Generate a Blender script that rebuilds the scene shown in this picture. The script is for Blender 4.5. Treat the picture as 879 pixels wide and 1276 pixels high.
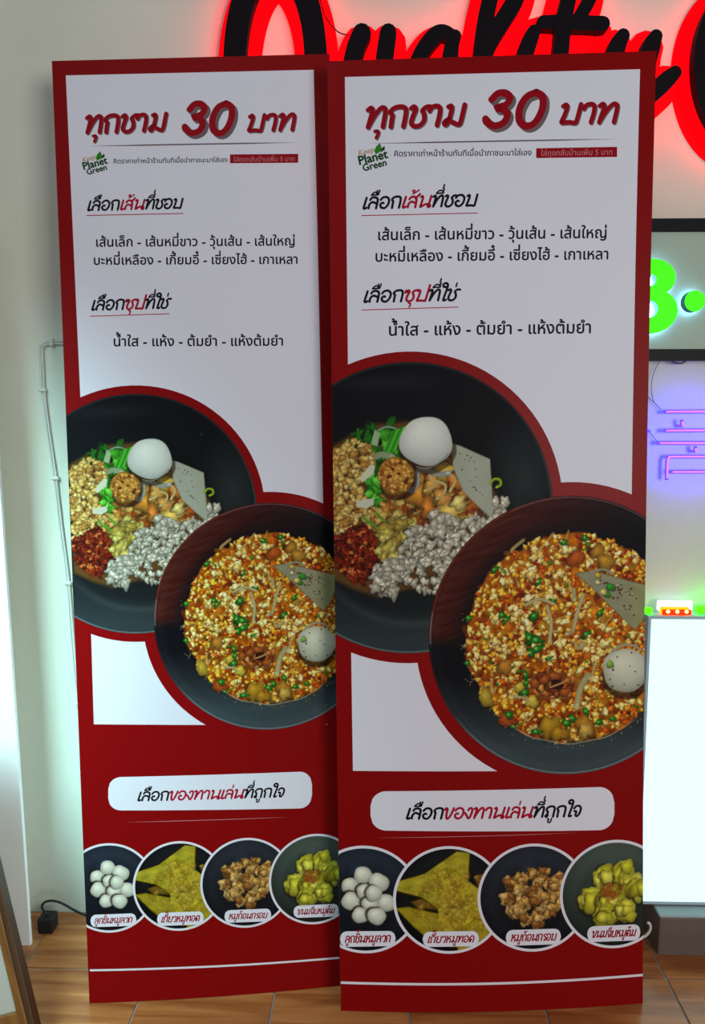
import bpy, bmesh, math, random
import numpy as np
from mathutils import Vector, Matrix
from mathutils.geometry import tessellate_polygon

SC = bpy.context.scene
COL = SC.collection
for o in list(bpy.data.objects):
    bpy.data.objects.remove(o)

LAY = {'B': [(0.556, 1.6387), (0.6797, 1.4796)],
 'L': {'baht': [(0.3933, 1.8848), (0.5035, 1.8845)],
       'bow': (0.008, 0.0),
       'bowl': [(0.1406, 1.0922), (0.3994, 1.0839), (0.149, 1.3506)],
       'c': [[(0.0534, 0.2649), (0.1506, 0.2604), (0.057, 0.3675)], [(0.2085, 0.2621), (0.3067, 0.2564), (0.2114, 0.3644)],
             [(0.3589, 0.2604), (0.4586, 0.2534), (0.3612, 0.363)], [(0.5145, 0.2579), (0.6164, 0.2493), (0.516, 0.3616)]],
       'corners': [[-0.6213, 1.5123, 0.001], [-0.0639, 1.5768, 0.001], [-0.0862, 1.714, 2.0491], [-0.6586, 1.6766, 2.025]],
       'dim': (0.569, 2.04),
       'h1': [(0.059, 1.7333), (0.2579, 1.7335)],
       'h1h': [(0.0599, 1.7565)],
       'h2': [(0.0597, 1.5272), (0.223, 1.5275)],
       'h2h': [(0.0605, 1.551)],
       'h3': [(0.1208, 0.459), (0.4477, 0.4519)],
       'h3h': [(0.1215, 0.4822)],
       'l1': [(0.0739, 1.6606), (0.4922, 1.6529)],
       'l2': [(0.0682, 1.6233), (0.4976, 1.6147)],
       'l3': [(0.1032, 1.4525), (0.464, 1.4444)],
       'lab': [[(0.0094, 0.177), (0.1106, 0.1764), (0.1116, 0.2051), (0.0105, 0.2056)], [(0.1569, 0.1732), (0.2605, 0.171), (0.2613, 0.2016), (0.1578, 0.2037)],
               [(0.3073, 0.1717), (0.4123, 0.1679), (0.4129, 0.1978), (0.308, 0.2005)], [(0.4636, 0.1713), (0.5671, 0.166), (0.5674, 0.1964), (0.4641, 0.1995)]],
       'line': [(0.0038, 0.0767), (0.3212, 0.0705), (0.5679, 0.0667)],
       'logo': [(0.0556, 1.8184), (0.1062, 1.8307)],
       'num': [(0.2587, 1.8799), (0.374, 1.8778)],
       'pill': [(0.0579, 0.4416), (0.5096, 0.4229), (0.5108, 0.5077), (0.0605, 0.5164)],
       'rule': [(0.0705, 1.8664), (0.4981, 1.8634)],
       'soup': [(0.4212, 0.8585), (0.6736, 0.8481), (0.4259, 1.1076)],
       'sub': [(0.1169, 1.83), (0.3536, 1.8274)],
       'tag': [(0.3587, 1.8425), (0.5008, 1.8402), (0.5005, 1.8222), (0.3582, 1.8245)],
       'tagt': [(0.3653, 1.8275), (0.4941, 1.8257)],
       'thin': [(0.0973, 0.4132), (0.4603, 0.4058)],
       'title': [(0.0599, 1.8889), (0.2385, 1.8902)],
       'titleh': [(0.0615, 1.9311), (0.2608, 1.9553), (0.3941, 1.9253)],
       'u1': [(0.0587, 1.7251), (0.2585, 1.7244)],
       'u2': [(0.0583, 1.5164), (0.2232, 1.5174)],
       'white': [(0.0271, 2.0103), (0.5353, 2.0088), (0.5454, 1.0821), (0.5466, 0.612), (0.0336, 0.6363), (0.0351, 0.8186)]},
 'R': {'baht': [(0.4682, 1.8793), (0.598, 1.8775)],
       'bow': (0.014, 0.008),
       'bowl': [(0.1575, 1.1074), (0.4671, 1.102), (0.16, 1.4107)],
       'c': [[(0.0537, 0.2563), (0.1696, 0.2567), (0.0553, 0.3783)], [(0.2371, 0.2553), (0.3519, 0.2532), (0.2384, 0.3768)],
             [(0.4202, 0.2567), (0.537, 0.2521), (0.4211, 0.3775)], [(0.6015, 0.2571), (0.7218, 0.2499), (0.6016, 0.3773)]],
       'corners': [[-0.0593, 1.5034, 0.001], [0.6139, 1.54, 0.001], [0.5743, 1.6632, 2.027], [-0.0878, 1.6481, 2.008]],
       'dim': (0.664, 2.018),
       'h1': [(0.0664, 1.7232), (0.3038, 1.7237)],
       'h1h': [(0.0667, 1.7497)],
       'h2': [(0.066, 1.5354), (0.2624, 1.5352)],
       'h2h': [(0.0663, 1.5622)],
       'h3': [(0.144, 0.4356), (0.5262, 0.4343)],
       'h3h': [(0.1443, 0.4634)],
       'l1': [(0.0972, 1.662), (0.5729, 1.6559)],
       'l2': [(0.0918, 1.6191), (0.5771, 1.6132)],
       'l3': [(0.118, 1.4685), (0.5435, 1.4653)],
       'lab': [[(0.0003, 0.1483), (0.1199, 0.1526), (0.1203, 0.1867), (0.0007, 0.1842)], [(0.1787, 0.1503), (0.3003, 0.1509), (0.3007, 0.1854), (0.1791, 0.1849)],
               [(0.3589, 0.1504), (0.4794, 0.1496), (0.4797, 0.1853), (0.3593, 0.1859)], [(0.5383, 0.1513), (0.6577, 0.1485), (0.6577, 0.1857), (0.5385, 0.1871)]],
       'line': [(0.0009, 0.0655), (0.3168, 0.0642), (0.6641, 0.0662)],
       'logo': [(0.0617, 1.8122), (0.1216, 1.8254)],
       'num': [(0.3115, 1.8736), (0.4471, 1.8713)],
       'pill': [(0.0695, 0.4125), (0.5998, 0.4027), (0.5997, 0.4998), (0.0706, 0.4994)],
       'rule': [(0.0859, 1.8542), (0.588, 1.85)],
       'soup': [(0.4989, 0.8305), (0.8028, 0.8232), (0.4977, 1.1267)],
       'sub': [(0.1328, 1.8275), (0.4149, 1.8227)],
       'tag': [(0.4238, 1.8361), (0.5888, 1.8348), (0.5893, 1.815), (0.424, 1.8169)],
       'tagt': [(0.433, 1.821), (0.5805, 1.8196)],
       'thin': [(0.0831, 0.3956), (0.5215, 0.3995)],
       'title': [(0.0731, 1.8804), (0.2886, 1.8809)],
       'titleh': [(0.0736, 1.9291), (0.3112, 1.9553), (0.4675, 1.9253)],
       'u1': [(0.0657, 1.7119), (0.305, 1.7113)],
       'u2': [(0.0635, 1.5218), (0.2649, 1.5235)],
       'white': [(0.0352, 1.9858), (0.6319, 1.9838), (0.6319, 1.0905), (0.6334, 0.537), (0.0333, 0.5449), (0.033, 0.7885)]},
 'floor_block': [(-0.8601, 0.066), (-0.845, 0.044), (-0.8288, 0.0398), (-0.8136, 0.0177)],
 'cable': [(-0.6873, 1.4678), (-0.7215, 1.467), (-0.7519, 1.467), (-0.7694, 1.4606), (-0.7751, 1.4458), (-0.7746, 1.405), (-0.7755, 1.3582), (-0.7681, 1.2541),
           (-0.7586, 1.1483), (-0.7515, 1.0309), (-0.7415, 0.8892), (-0.7385, 0.7587), (-0.7354, 0.6654), (-0.731, 0.5961), (-0.7284, 0.5665)],
 'cam': (0.144254, 0.022393),
 'clips': [(-0.7491, 1.4678), (-0.7757, 1.3563), (-0.7569, 1.1466), (-0.7408, 0.8876), (-0.7292, 0.5758)],
 'curl': [(0.6575, 0.0387), (0.6708, 0.0432), (0.6799, 0.0519), (0.685, 0.0648), (0.6824, 0.0776), (0.6765, 0.0796)],
 'dot': [(0.7158, 1.5486), (0.7386, 1.5486)],
 'kerb': [(0.702, 0.1065), (0.7073, 0.0151)],
 'led': [(0.6913, 0.8455), (0.7587, 0.846)],
 'ledz': [(0.6917, 0.8643), (0.7739, 0.8428)],
 'letters': {'C': [[(0.8775, 2.1326, 0.0471), (0.8607, 2.1544, 0.0471), (0.8417, 2.1711, 0.0471), (0.8213, 2.1817, 0.0471), (0.8004, 2.1859, 0.0471),
                    (0.7799, 2.1836, 0.0471), (0.7606, 2.1747, 0.0471), (0.7435, 2.1597, 0.0471), (0.7292, 2.1392, 0.0471), (0.7184, 2.114, 0.0471),
                    (0.7117, 2.0853, 0.0471), (0.7093, 2.0542, 0.0471), (0.7114, 2.0222, 0.0471), (0.7179, 1.9907, 0.0471), (0.7287, 1.9612, 0.0471),
                    (0.7431, 1.935, 0.0471), (0.7606, 1.9134, 0.0471), (0.7803, 1.8973, 0.0471), (0.8015, 1.8876, 0.0471), (0.8229, 1.8847, 0.0471),
                    (0.8438, 1.8888, 0.0471), (0.863, 1.8996, 0.0471), (0.8797, 1.9166, 0.0471), (0.8932, 1.9391, 0.0471)]],
             'Q': [[(-0.2835, 1.9493, 0.049), (-0.2733, 1.9143, 0.049), (-0.26, 1.8853, 0.049), (-0.2442, 1.8636, 0.049), (-0.2266, 1.8501, 0.049),
                    (-0.2081, 1.8457, 0.049), (-0.1895, 1.8504, 0.049), (-0.1717, 1.8641, 0.049), (-0.1554, 1.886, 0.049), (-0.1415, 1.9152, 0.049),
                    (-0.1305, 1.9502, 0.049), (-0.1229, 1.9894, 0.049), (-0.119, 2.0309, 0.049), (-0.119, 2.073, 0.049), (-0.1228, 2.1138, 0.049),
                    (-0.1302, 2.1515, 0.049), (-0.1408, 2.1845, 0.049), (-0.1542, 2.2115, 0.049), (-0.1698, 2.2314, 0.049), (-0.1869, 2.2433, 0.049),
                    (-0.2049, 2.2468, 0.049), (-0.2228, 2.2418, 0.049), (-0.2401, 2.2283, 0.049), (-0.2559, 2.2071, 0.049), (-0.2696, 2.1789, 0.049),
                    (-0.2806, 2.1448, 0.049), (-0.2883, 2.1063, 0.049), (-0.2925, 2.0651, 0.049), (-0.2928, 2.0228, 0.049), (-0.2893, 1.9815, 0.049)],
                   [(-0.251, 1.9335, 0.0226), (-0.2042, 1.9085, 0.0377), (-0.1347, 1.8668, 0.0452), (-0.0822, 1.8415, 0.0264)]],
             'a': [[(0.1785, 2.0956, 0.0264), (0.1544, 2.1084, 0.0283), (0.1341, 2.0992, 0.0339), (0.1073, 2.0645, 0.0339), (0.089, 2.015, 0.0339),
                    (0.0879, 1.9634, 0.0339), (0.109, 1.9307, 0.0339), (0.1382, 1.9467, 0.0301), (0.1598, 1.9919, 0.0264)],
                   [(0.1784, 2.0987, 0.0283), (0.172, 2.0782, 0.032), (0.1692, 2.0432, 0.0358), (0.1687, 1.9789, 0.0358), (0.1799, 1.9334, 0.032),
                    (0.2042, 1.9267, 0.0226)]],
             'i': [[(0.3463, 2.1065, 0.0283), (0.3384, 2.0893, 0.0339), (0.3292, 2.0608, 0.0358), (0.3223, 2.0098, 0.0358), (0.3278, 1.9453, 0.0339),
                    (0.3525, 1.9256, 0.0226)]],
             'l': [[(0.3219, 2.233, 0.032), (0.3163, 2.1991, 0.0339), (0.3022, 2.165, 0.0358), (0.2763, 2.1246, 0.0358), (0.2487, 2.0775, 0.0358),
                    (0.2363, 2.0266, 0.0377), (0.2375, 1.9783, 0.0358), (0.2488, 1.9361, 0.032), (0.2767, 1.9262, 0.0226)],
                   [(0.3219, 2.233, 0.032), (0.3011, 2.2548, 0.0301), (0.278, 2.2458, 0.032), (0.2622, 2.2074, 0.0339), (0.2484, 2.1562, 0.0339), (0.2412, 2.106, 0.0358),
                    (0.2372, 2.0585, 0.0377)]],
             't': [[(0.4705, 2.2004, 0.0264), (0.4633, 2.1742, 0.0283), (0.4494, 2.1478, 0.0283), (0.4304, 2.1198, 0.0245)],
                   [(0.4265, 2.2133, 0.0283), (0.4166, 2.1669, 0.032), (0.4083, 2.1232, 0.0339), (0.4052, 2.0728, 0.0339), (0.4009, 2.0091, 0.0358),
                    (0.4102, 1.9446, 0.0339), (0.4385, 1.9249, 0.0226)],
                   [(0.3643, 2.1252, 0.0264), (0.4031, 2.1248, 0.0301), (0.4538, 2.1227, 0.0301), (0.491, 2.1208, 0.0301)]],
             'u': [[(-0.0196, 2.107, 0.0396), (-0.0316, 2.0801, 0.0396), (-0.0402, 2.0451, 0.0396), (-0.0454, 1.9969, 0.0377), (-0.0367, 1.9514, 0.0339),
                    (-0.0124, 1.9316, 0.0339), (0.0136, 1.9559, 0.0301), (0.0254, 1.9963, 0.0264)],
                   [(0.0368, 2.108, 0.0358), (0.0302, 2.0636, 0.0377), (0.0254, 2.0124, 0.0377), (0.0275, 1.9476, 0.0358), (0.0484, 1.9279, 0.0264)]],
             'y': [[(0.5343, 2.0968, 0.0283), (0.5251, 2.0795, 0.0358), (0.5165, 2.048, 0.0377), (0.5137, 2.0001, 0.0358), (0.5257, 1.9631, 0.0339),
                    (0.551, 1.9693, 0.0301), (0.5745, 2.0076, 0.0264)],
                   [(0.6035, 2.0945, 0.0283), (0.5961, 2.0773, 0.0377), (0.5864, 2.0394, 0.0396), (0.5733, 1.9675, 0.0377), (0.5493, 1.9029, 0.032),
                    (0.5196, 1.8787, 0.0264)],
                   [(0.5644, 1.9418, 0.0264), (0.5869, 1.9674, 0.032), (0.6096, 1.9881, 0.0358), (0.6321, 2.0087, 0.0358), (0.6482, 2.0229, 0.0283)]]},
 'lightbox': [(0.6246, 1.729), (0.7384, 1.7013), (0.6405, 1.4465), (0.7569, 1.4214)],
 'loop': [(0.6874, 1.4249), (0.7025, 1.4176), (0.7171, 1.4167), (0.7312, 1.4248)],
 'neon': [[(0.6815, 1.3061), (0.8137, 1.3071)], [(0.7231, 1.2877), (0.7258, 1.2729)], [(0.684, 1.2627), (0.8167, 1.2637)], [(0.6709, 1.2339), (0.8188, 1.234)],
          [(0.7592, 1.2265), (0.7591, 1.2135)], [(0.6972, 1.1476), (0.6956, 1.1909), (0.6988, 1.2003), (0.7098, 1.2022), (0.8209, 1.2023)],
          [(0.7045, 1.1665), (0.8234, 1.1667)]],
 'neonend': (0.6489, 1.2615),
 'neonwire': [[(0.6704, 1.4235), (0.6573, 1.3943), (0.6535, 1.3632), (0.6609, 1.33), (0.6787, 1.3115)], [(0.6479, 1.2631), (0.6596, 1.2538), (0.6736, 1.2369)],
              [(0.6475, 1.3392), (0.661, 1.3282), (0.6747, 1.3152)]],
 'panel': [(0.6564, 0.8311), (0.6767, 0.1092)],
 'pier': (-0.8331, 0.0033),
 'stile': [(-0.6763, 1.38, 0.0675), (-0.7685, 1.45, 0.3641), (-0.7054, 1.38, 0.0669), (-0.7735, 1.45, 0.2891)],
 'wire': [(-0.1121, 2.1957), (-0.1019, 2.162), (-0.088, 2.1409), (-0.0706, 2.1246), (-0.0514, 2.118)]}

# ------------------------------------------------------------------ camera, world, lights, exposure
cam = bpy.data.cameras.new('camera')
cam.sensor_fit = 'VERTICAL'
cam.sensor_height = 24.0
cam.lens = 950.0 / 1276.0 * 24.0
cam.clip_start = 0.02
camo = bpy.data.objects.new('camera', cam)
COL.objects.link(camo)
camo.location = (0, 0, 1.33)
camo.rotation_euler = (math.pi / 2 - LAY['cam'][0], 0, LAY['cam'][1])
SC.camera = camo

SC.view_settings.view_transform = 'Standard'
SC.view_settings.look = 'None'
SC.view_settings.gamma = 1.0
SC.view_settings.exposure = 0.0
SC.view_settings.use_curve_mapping = False

world = bpy.data.worlds.new('world')
SC.world = world
world.use_nodes = True
bg = world.node_tree.nodes['Background']
bg.inputs[0].default_value = (0.80, 0.86, 1.0, 1)
bg.inputs[1].default_value = 0.20

def area(name, loc, target, size, power, color, size_y=None):
    l = bpy.data.lights.new(name, 'AREA')
    l.energy = power; l.color = color; l.size = size
    if size_y:
        l.shape = 'RECTANGLE'; l.size_y = size_y
    o = bpy.data.objects.new(name, l)
    COL.objects.link(o)
    o.location = loc
    o.rotation_euler = (Vector(target) - Vector(loc)).to_track_quat('-Z', 'Y').to_euler()
    return o

area('shop_lamp', (1.9, -2.1, 1.45), (0, 1.8, 0.7), 1.3, 66, (1.0, 0.95, 0.90))
area('ceiling_lamp', (-0.6, -0.6, 2.95), (-0.3, 1.4, 0.4), 1.4, 7, (0.86, 0.92, 1.0))
wl = area('left_cool_fill', (-1.12, 0.75, 1.85), (-0.93, 1.78, 0.45), 0.5, 7.5, (0.55, 0.95, 1.0))  # added cool fill for the left wall and board, no such lamp in view
wl.data.spread = math.radians(62)
area('hidden_wall_fill', (-0.42, 1.70, 0.42), (-0.85, 1.79, 0.42), 0.10, 1.0, (0.55, 0.97, 1.0), 0.7)  # unseen lamp added behind the left banner to brighten the wall beside it

# ------------------------------------------------------------------ helpers
def lin(c):
    c = np.asarray(c, float) / 255.0
    return np.where(c <= 0.04045, c / 12.92, ((c + 0.055) / 1.055) ** 2.4)

def rgb(r, g, b):
    v = lin((r, g, b)); return (float(v[0]), float(v[1]), float(v[2]), 1.0)

def link(name, me, mat=None, parent=None):
    o = bpy.data.objects.new(name, me)
    COL.objects.link(o)
    if mat is not None and me is not None and not me.materials:
        me.materials.append(mat)
    if parent is not None:
        o.parent = parent
    return o

def tag(o, label=None, cat=None, group=None, kind=None):
    if label: o['label'] = label
    if cat: o['category'] = cat
    if group: o['group'] = group
    if kind: o['kind'] = kind
    return o

def empty(name, loc=(0, 0, 0), rz=0.0):
    o = bpy.data.objects.new(name, None)
    COL.objects.link(o)
    o.location = loc; o.rotation_euler = (0, 0, rz)
    o.empty_display_size = 0.05
    return o

def mesh(name, verts, faces, smooth=False):
    me = bpy.data.meshes.new(name)
    me.from_pydata([tuple(v) for v in verts], [], faces)
    me.update()
    if smooth:
        me.polygons.foreach_set('use_smooth', [True] * len(me.polygons))
    return me

def bm_mesh(name, bm, smooth=False):
    me = bpy.data.meshes.new(name)
    bmesh.ops.recalc_face_normals(bm, faces=bm.faces)
    bm.to_mesh(me); bm.free()
    if smooth:
        me.polygons.foreach_set('use_smooth', [True] * len(me.polygons))
    return me

def box_bm(bm, x0, x1, y0, y1, z0, z1, bev=0.0, seg=1):
    b = bmesh.new()
    bmesh.ops.create_cube(b, size=1)
    for v in b.verts:
        v.co = Vector((x0 + (v.co.x + .5) * (x1 - x0), y0 + (v.co.y + .5) * (y1 - y0), z0 + (v.co.z + .5) * (z1 - z0)))
    if bev:
        bmesh.ops.bevel(b, geom=list(b.edges), offset=bev, segments=seg, affect='EDGES', profile=0.5)
    tmp = bpy.data.meshes.new('tmp'); b.to_mesh(tmp); b.free()
    bm.from_mesh(tmp); bpy.data.meshes.remove(tmp)
    return bm

def box(name, x0, x1, y0, y1, z0, z1, mat, parent=None, bev=0.0, seg=1):
    bm = bmesh.new(); box_bm(bm, x0, x1, y0, y1, z0, z1, bev, seg)
    return link(name, bm_mesh(name, bm), mat, parent)

def catmull(P, n=6):
    P = [np.asarray(p, float) for p in P]
    if len(P) < 3:
        return [P[0] + (P[1] - P[0]) * i / n for i in range(n + 1)]
    out = []
    for i in range(len(P) - 1):
        p1, p2 = P[i], P[i + 1]
        p0 = P[i - 1] if i else 2 * p1 - p2
        p3 = P[i + 2] if i + 2 < len(P) else 2 * p2 - p1
        for k in range(n):
            t = k / n
            out.append(0.5 * (2 * p1 + (p2 - p0) * t + (2 * p0 - 5 * p1 + 4 * p2 - p3) * t * t + (3 * p1 - p0 - 3 * p2 + p3) * t ** 3))
    out.append(P[-1])
    return out

def tube_geo(path, r, seg=8):
    path = [Vector(p) for p in path]
    V, F = [], []
    up = Vector((0.13, 1, 0.07)).normalized()
    for i, p in enumerate(path):
        d = (path[min(i + 1, len(path) - 1)] - path[max(i - 1, 0)]).normalized()
        a = d.cross(up)
        a = a.normalized() if a.length > 1e-4 else Vector((1, 0, 0))
        b = d.cross(a).normalized()
        for k in range(seg):
            t = 2 * math.pi * k / seg
            V.append(p + (a * math.cos(t) + b * math.sin(t)) * r)
    n = len(path)
    for i in range(n - 1):
        for k in range(seg):
            k2 = (k + 1) % seg
            F.append((i * seg + k, i * seg + k2, (i + 1) * seg + k2, (i + 1) * seg + k))
    F.append(tuple(range(seg))[::-1]); F.append(tuple(range((n - 1) * seg, n * seg)))
    return V, F

def tube(name, path, r, mat, parent=None, seg=8):
    V, F = tube_geo(path, r, seg)
    me = mesh(name, V, F, True)
    return link(name, me, mat, parent)

# ------------------------------------------------------------------ materials (all node based)
def mat_basic(name, color, rough=0.5, spec=0.5, noise=0.0, nscale=40.0, bump=0.0, bscale=200.0, emis=None, estr=0.0, metal=0.0, coat=0.0):
    m = bpy.data.materials.new(name); m.use_nodes = True
    nt = m.node_tree; b = nt.nodes['Principled BSDF']
    b.inputs['Base Color'].default_value = color
    b.inputs['Roughness'].default_value = rough
    b.inputs['Specular IOR Level'].default_value = spec
    b.inputs['Metallic'].default_value = metal
    b.inputs['Coat Weight'].default_value = coat
    if emis:
        b.inputs['Emission Color'].default_value = emis
        b.inputs['Emission Strength'].default_value = estr
    tc = nt.nodes.new('ShaderNodeTexCoord')
    if noise:
        n = nt.nodes.new('ShaderNodeTexNoise'); n.inputs['Scale'].default_value = nscale; n.inputs['Detail'].default_value = 5
        nt.links.new(tc.outputs['Object'], n.inputs['Vector'])
        mr = nt.nodes.new('ShaderNodeMapRange'); mr.inputs[3].default_value = 1 - noise; mr.inputs[4].default_value = 1 + noise
        nt.links.new(n.outputs['Fac'], mr.inputs[0])
        mx = nt.nodes.new('ShaderNodeMix'); mx.data_type = 'RGBA'; mx.blend_type = 'MULTIPLY'; mx.inputs[0].default_value = 1
        mx.inputs[6].default_value = color
        nt.links.new(mr.outputs[0], mx.inputs[7]); nt.links.new(mx.outputs[2], b.inputs['Base Color'])
    if bump:
        n2 = nt.nodes.new('ShaderNodeTexNoise'); n2.inputs['Scale'].default_value = bscale; n2.inputs['Detail'].default_value = 3
        nt.links.new(tc.outputs['Object'], n2.inputs['Vector'])
        bp = nt.nodes.new('ShaderNodeBump'); bp.inputs['Strength'].default_value = bump; bp.inputs['Distance'].default_value = 0.001
        nt.links.new(n2.outputs['Fac'], bp.inputs['Height']); nt.links.new(bp.outputs[0], b.inputs['Normal'])
    return m

def mat_emit(name, color, strength):
    return mat_basic(name, (color[0] * .5, color[1] * .5, color[2] * .5, 1), 0.5, 0.2, emis=color, estr=strength)

M = {}
M['print_red'] = mat_basic('print_red', rgb(134, 8, 10), 0.38, 0.08, noise=0.04, nscale=3)
M['print_white'] = mat_basic('print_white', rgb(226, 228, 238), 0.42, 0.08, noise=0.015, nscale=3)
M['print_title'] = mat_basic('print_title', rgb(150, 8, 26), 0.45, 0.08)
M['print_crimson'] = mat_basic('print_crimson', rgb(172, 18, 48), 0.45, 0.08)
M['print_black'] = mat_basic('print_black', rgb(18, 20, 26), 0.45, 0.08)
M['print_grey'] = mat_basic('print_grey', rgb(112, 98, 100), 0.45, 0.08)
M['print_lilac'] = mat_basic('print_lilac', rgb(172, 140, 160), 0.45, 0.08)
M['print_pink'] = mat_basic('print_pink', rgb(190, 120, 125), 0.45, 0.08)
M['print_gold'] = mat_basic('print_gold', rgb(176, 140, 72), 0.45, 0.08)
M['print_green'] = mat_basic('print_green', rgb(16, 66, 28), 0.45, 0.08)
M['print_leaf'] = mat_basic('print_leaf', rgb(48, 130, 22), 0.45, 0.08)
M['print_edge'] = mat_basic('print_edge', rgb(226, 224, 232), 0.42, 0.08)
M['foam_edge'] = mat_basic('foam_edge', rgb(205, 195, 205), 0.7, 0.2)
M['black_plastic'] = mat_basic('black_plastic', rgb(22, 22, 26), 0.45, 0.4)
M['letter_black'] = mat_basic('letter_black', rgb(20, 15, 20), 0.55, 0.08)
M['frame_black'] = mat_basic('frame_black', rgb(14, 17, 22), 0.4, 0.08)
M['cable_white'] = mat_basic('cable_white', rgb(212, 216, 205), 0.5, 0.4)
M['cable_dark'] = mat_basic('cable_dark', rgb(60, 62, 84), 0.5, 0.4)
M['red_glow'] = mat_emit('red_glow', (1.0, 0.004, 0.02, 1), 15.0)
M['green_face'] = mat_emit('green_face', (0.05, 1.0, 0.0, 1), 0.95)
M['letter_side'] = mat_basic('letter_side', rgb(14, 84, 92), 0.5, 0.3)
M['white_glow'] = mat_emit('white_glow', (0.30, 0.68, 1.0, 1), 14.0)
M['neon_core'] = mat_emit('neon_core', (0.86, 0.25, 0.78, 1), 1.0)
M['neon_blue'] = mat_emit('neon_blue', (0.008, 0.004, 1.0, 1), 24.0)
M['panel_face'] = mat_basic('panel_face', (0.02, 0.02, 0.02, 1), 0.5, 0.1, emis=(0.62, 1.0, 0.97, 1), estr=1.4)
M['halo_red'] = mat_basic('halo_red', (0.25, 0.0, 0.0, 1), 0.6, 0.05, emis=(1.0, 0.0, 0.004, 1), estr=0.95)  # emission stands in for the letters' red light on the wall
M['panel_frame'] = mat_basic('panel_frame', rgb(170, 190, 200), 0.45, 0.4)
M['led_red'] = mat_emit('led_red', (1.0, 0.02, 0.0, 1), 1.5)
M['led_orange'] = mat_emit('led_orange', (1.0, 0.16, 0.0, 1), 4.0)
M['led_green'] = mat_emit('led_green', (0.02, 1.0, 0.0, 1), 8.0)
M['led_white'] = mat_emit('led_white', (0.75, 0.95, 1.0, 1), 1.6)
M['led_yellow'] = mat_emit('led_yellow', (1.0, 0.72, 0.12, 1), 6.0)
M['lightbox_face'] = mat_basic('lightbox_face', rgb(166, 186, 166), 0.5, 0.3, noise=0.05, nscale=6)
M['beige_board'] = mat_basic('beige_board', rgb(178, 172, 160), 0.6, 0.3, noise=0.05, nscale=5)

def wood_mat(name, c1, c2, sc, rough=0.45):
    m = bpy.data.materials.new(name); m.use_nodes = True
    nt = m.node_tree; b = nt.nodes['Principled BSDF']
    tc = nt.nodes.new('ShaderNodeTexCoord'); mp = nt.nodes.new('ShaderNodeMapping')
    oi = nt.nodes.new('ShaderNodeObjectInfo')
    nt.links.new(tc.outputs['Object'], mp.inputs[0]); mp.inputs['Scale'].default_value = sc
    mul = nt.nodes.new('ShaderNodeMath'); mul.operation = 'MULTIPLY'; mul.inputs[1].default_value = 37.0
    nt.links.new(oi.outputs['Random'], mul.inputs[0])
    cmb = nt.nodes.new('ShaderNodeCombineXYZ')
    nt.links.new(mul.outputs[0], cmb.inputs[0]); nt.links.new(mul.outputs[0], cmb.inputs[1])
    nt.links.new(cmb.outputs[0], mp.inputs['Location'])
    n = nt.nodes.new('ShaderNodeTexNoise'); n.inputs['Scale'].default_value = 1; n.inputs['Detail'].default_value = 8; n.inputs['Distortion'].default_value = 0.6
    nt.links.new(mp.outputs[0], n.inputs['Vector'])
    cr = nt.nodes.new('ShaderNodeValToRGB')
    cr.color_ramp.elements[0].position = 0.35; cr.color_ramp.elements[0].color = c1
    cr.color_ramp.elements[1].position = 0.66; cr.color_ramp.elements[1].color = c2
    nt.links.new(n.outputs['Fac'], cr.inputs[0]); nt.links.new(cr.outputs[0], b.inputs['Base Color'])
    mr = nt.nodes.new('ShaderNodeMapRange'); mr.inputs[3].default_value = rough - .06; mr.inputs[4].default_value = rough + .12
    nt.links.new(n.outputs['Fac'], mr.inputs[0]); nt.links.new(mr.outputs[0], b.inputs['Roughness'])
    bp = nt.nodes.new('ShaderNodeBump'); bp.inputs['Strength'].default_value = 0.15; bp.inputs['Distance'].default_value = 0.001
    nt.links.new(n.outputs['Fac'], bp.inputs['Height']); nt.links.new(bp.outputs[0], b.inputs['Normal'])
    return m
M['tile'] = wood_mat('wood_look_tile', rgb(146, 80, 38), rgb(200, 128, 72), (3.0, 34.0, 3.0), 0.22)
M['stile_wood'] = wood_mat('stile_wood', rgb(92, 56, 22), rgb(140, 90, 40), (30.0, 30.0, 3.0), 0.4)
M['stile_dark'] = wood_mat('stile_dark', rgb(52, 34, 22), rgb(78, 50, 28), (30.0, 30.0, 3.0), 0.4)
M['white_sheet'] = mat_basic('white_sheet', rgb(232, 236, 236), 0.5, 0.2)
M['grout'] = mat_basic('grout', rgb(150, 148, 142), 0.8, 0.2, noise=0.15, nscale=20)
M['kerb_face'] = mat_basic('kerb_face', rgb(104, 90, 84), 0.6, 0.3, noise=0.22, nscale=14, bump=0.5, bscale=60)
M['kerb_top'] = mat_basic('kerb_top', rgb(150, 158, 160), 0.55, 0.3, noise=0.18, nscale=16, bump=0.3, bscale=80)

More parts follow.
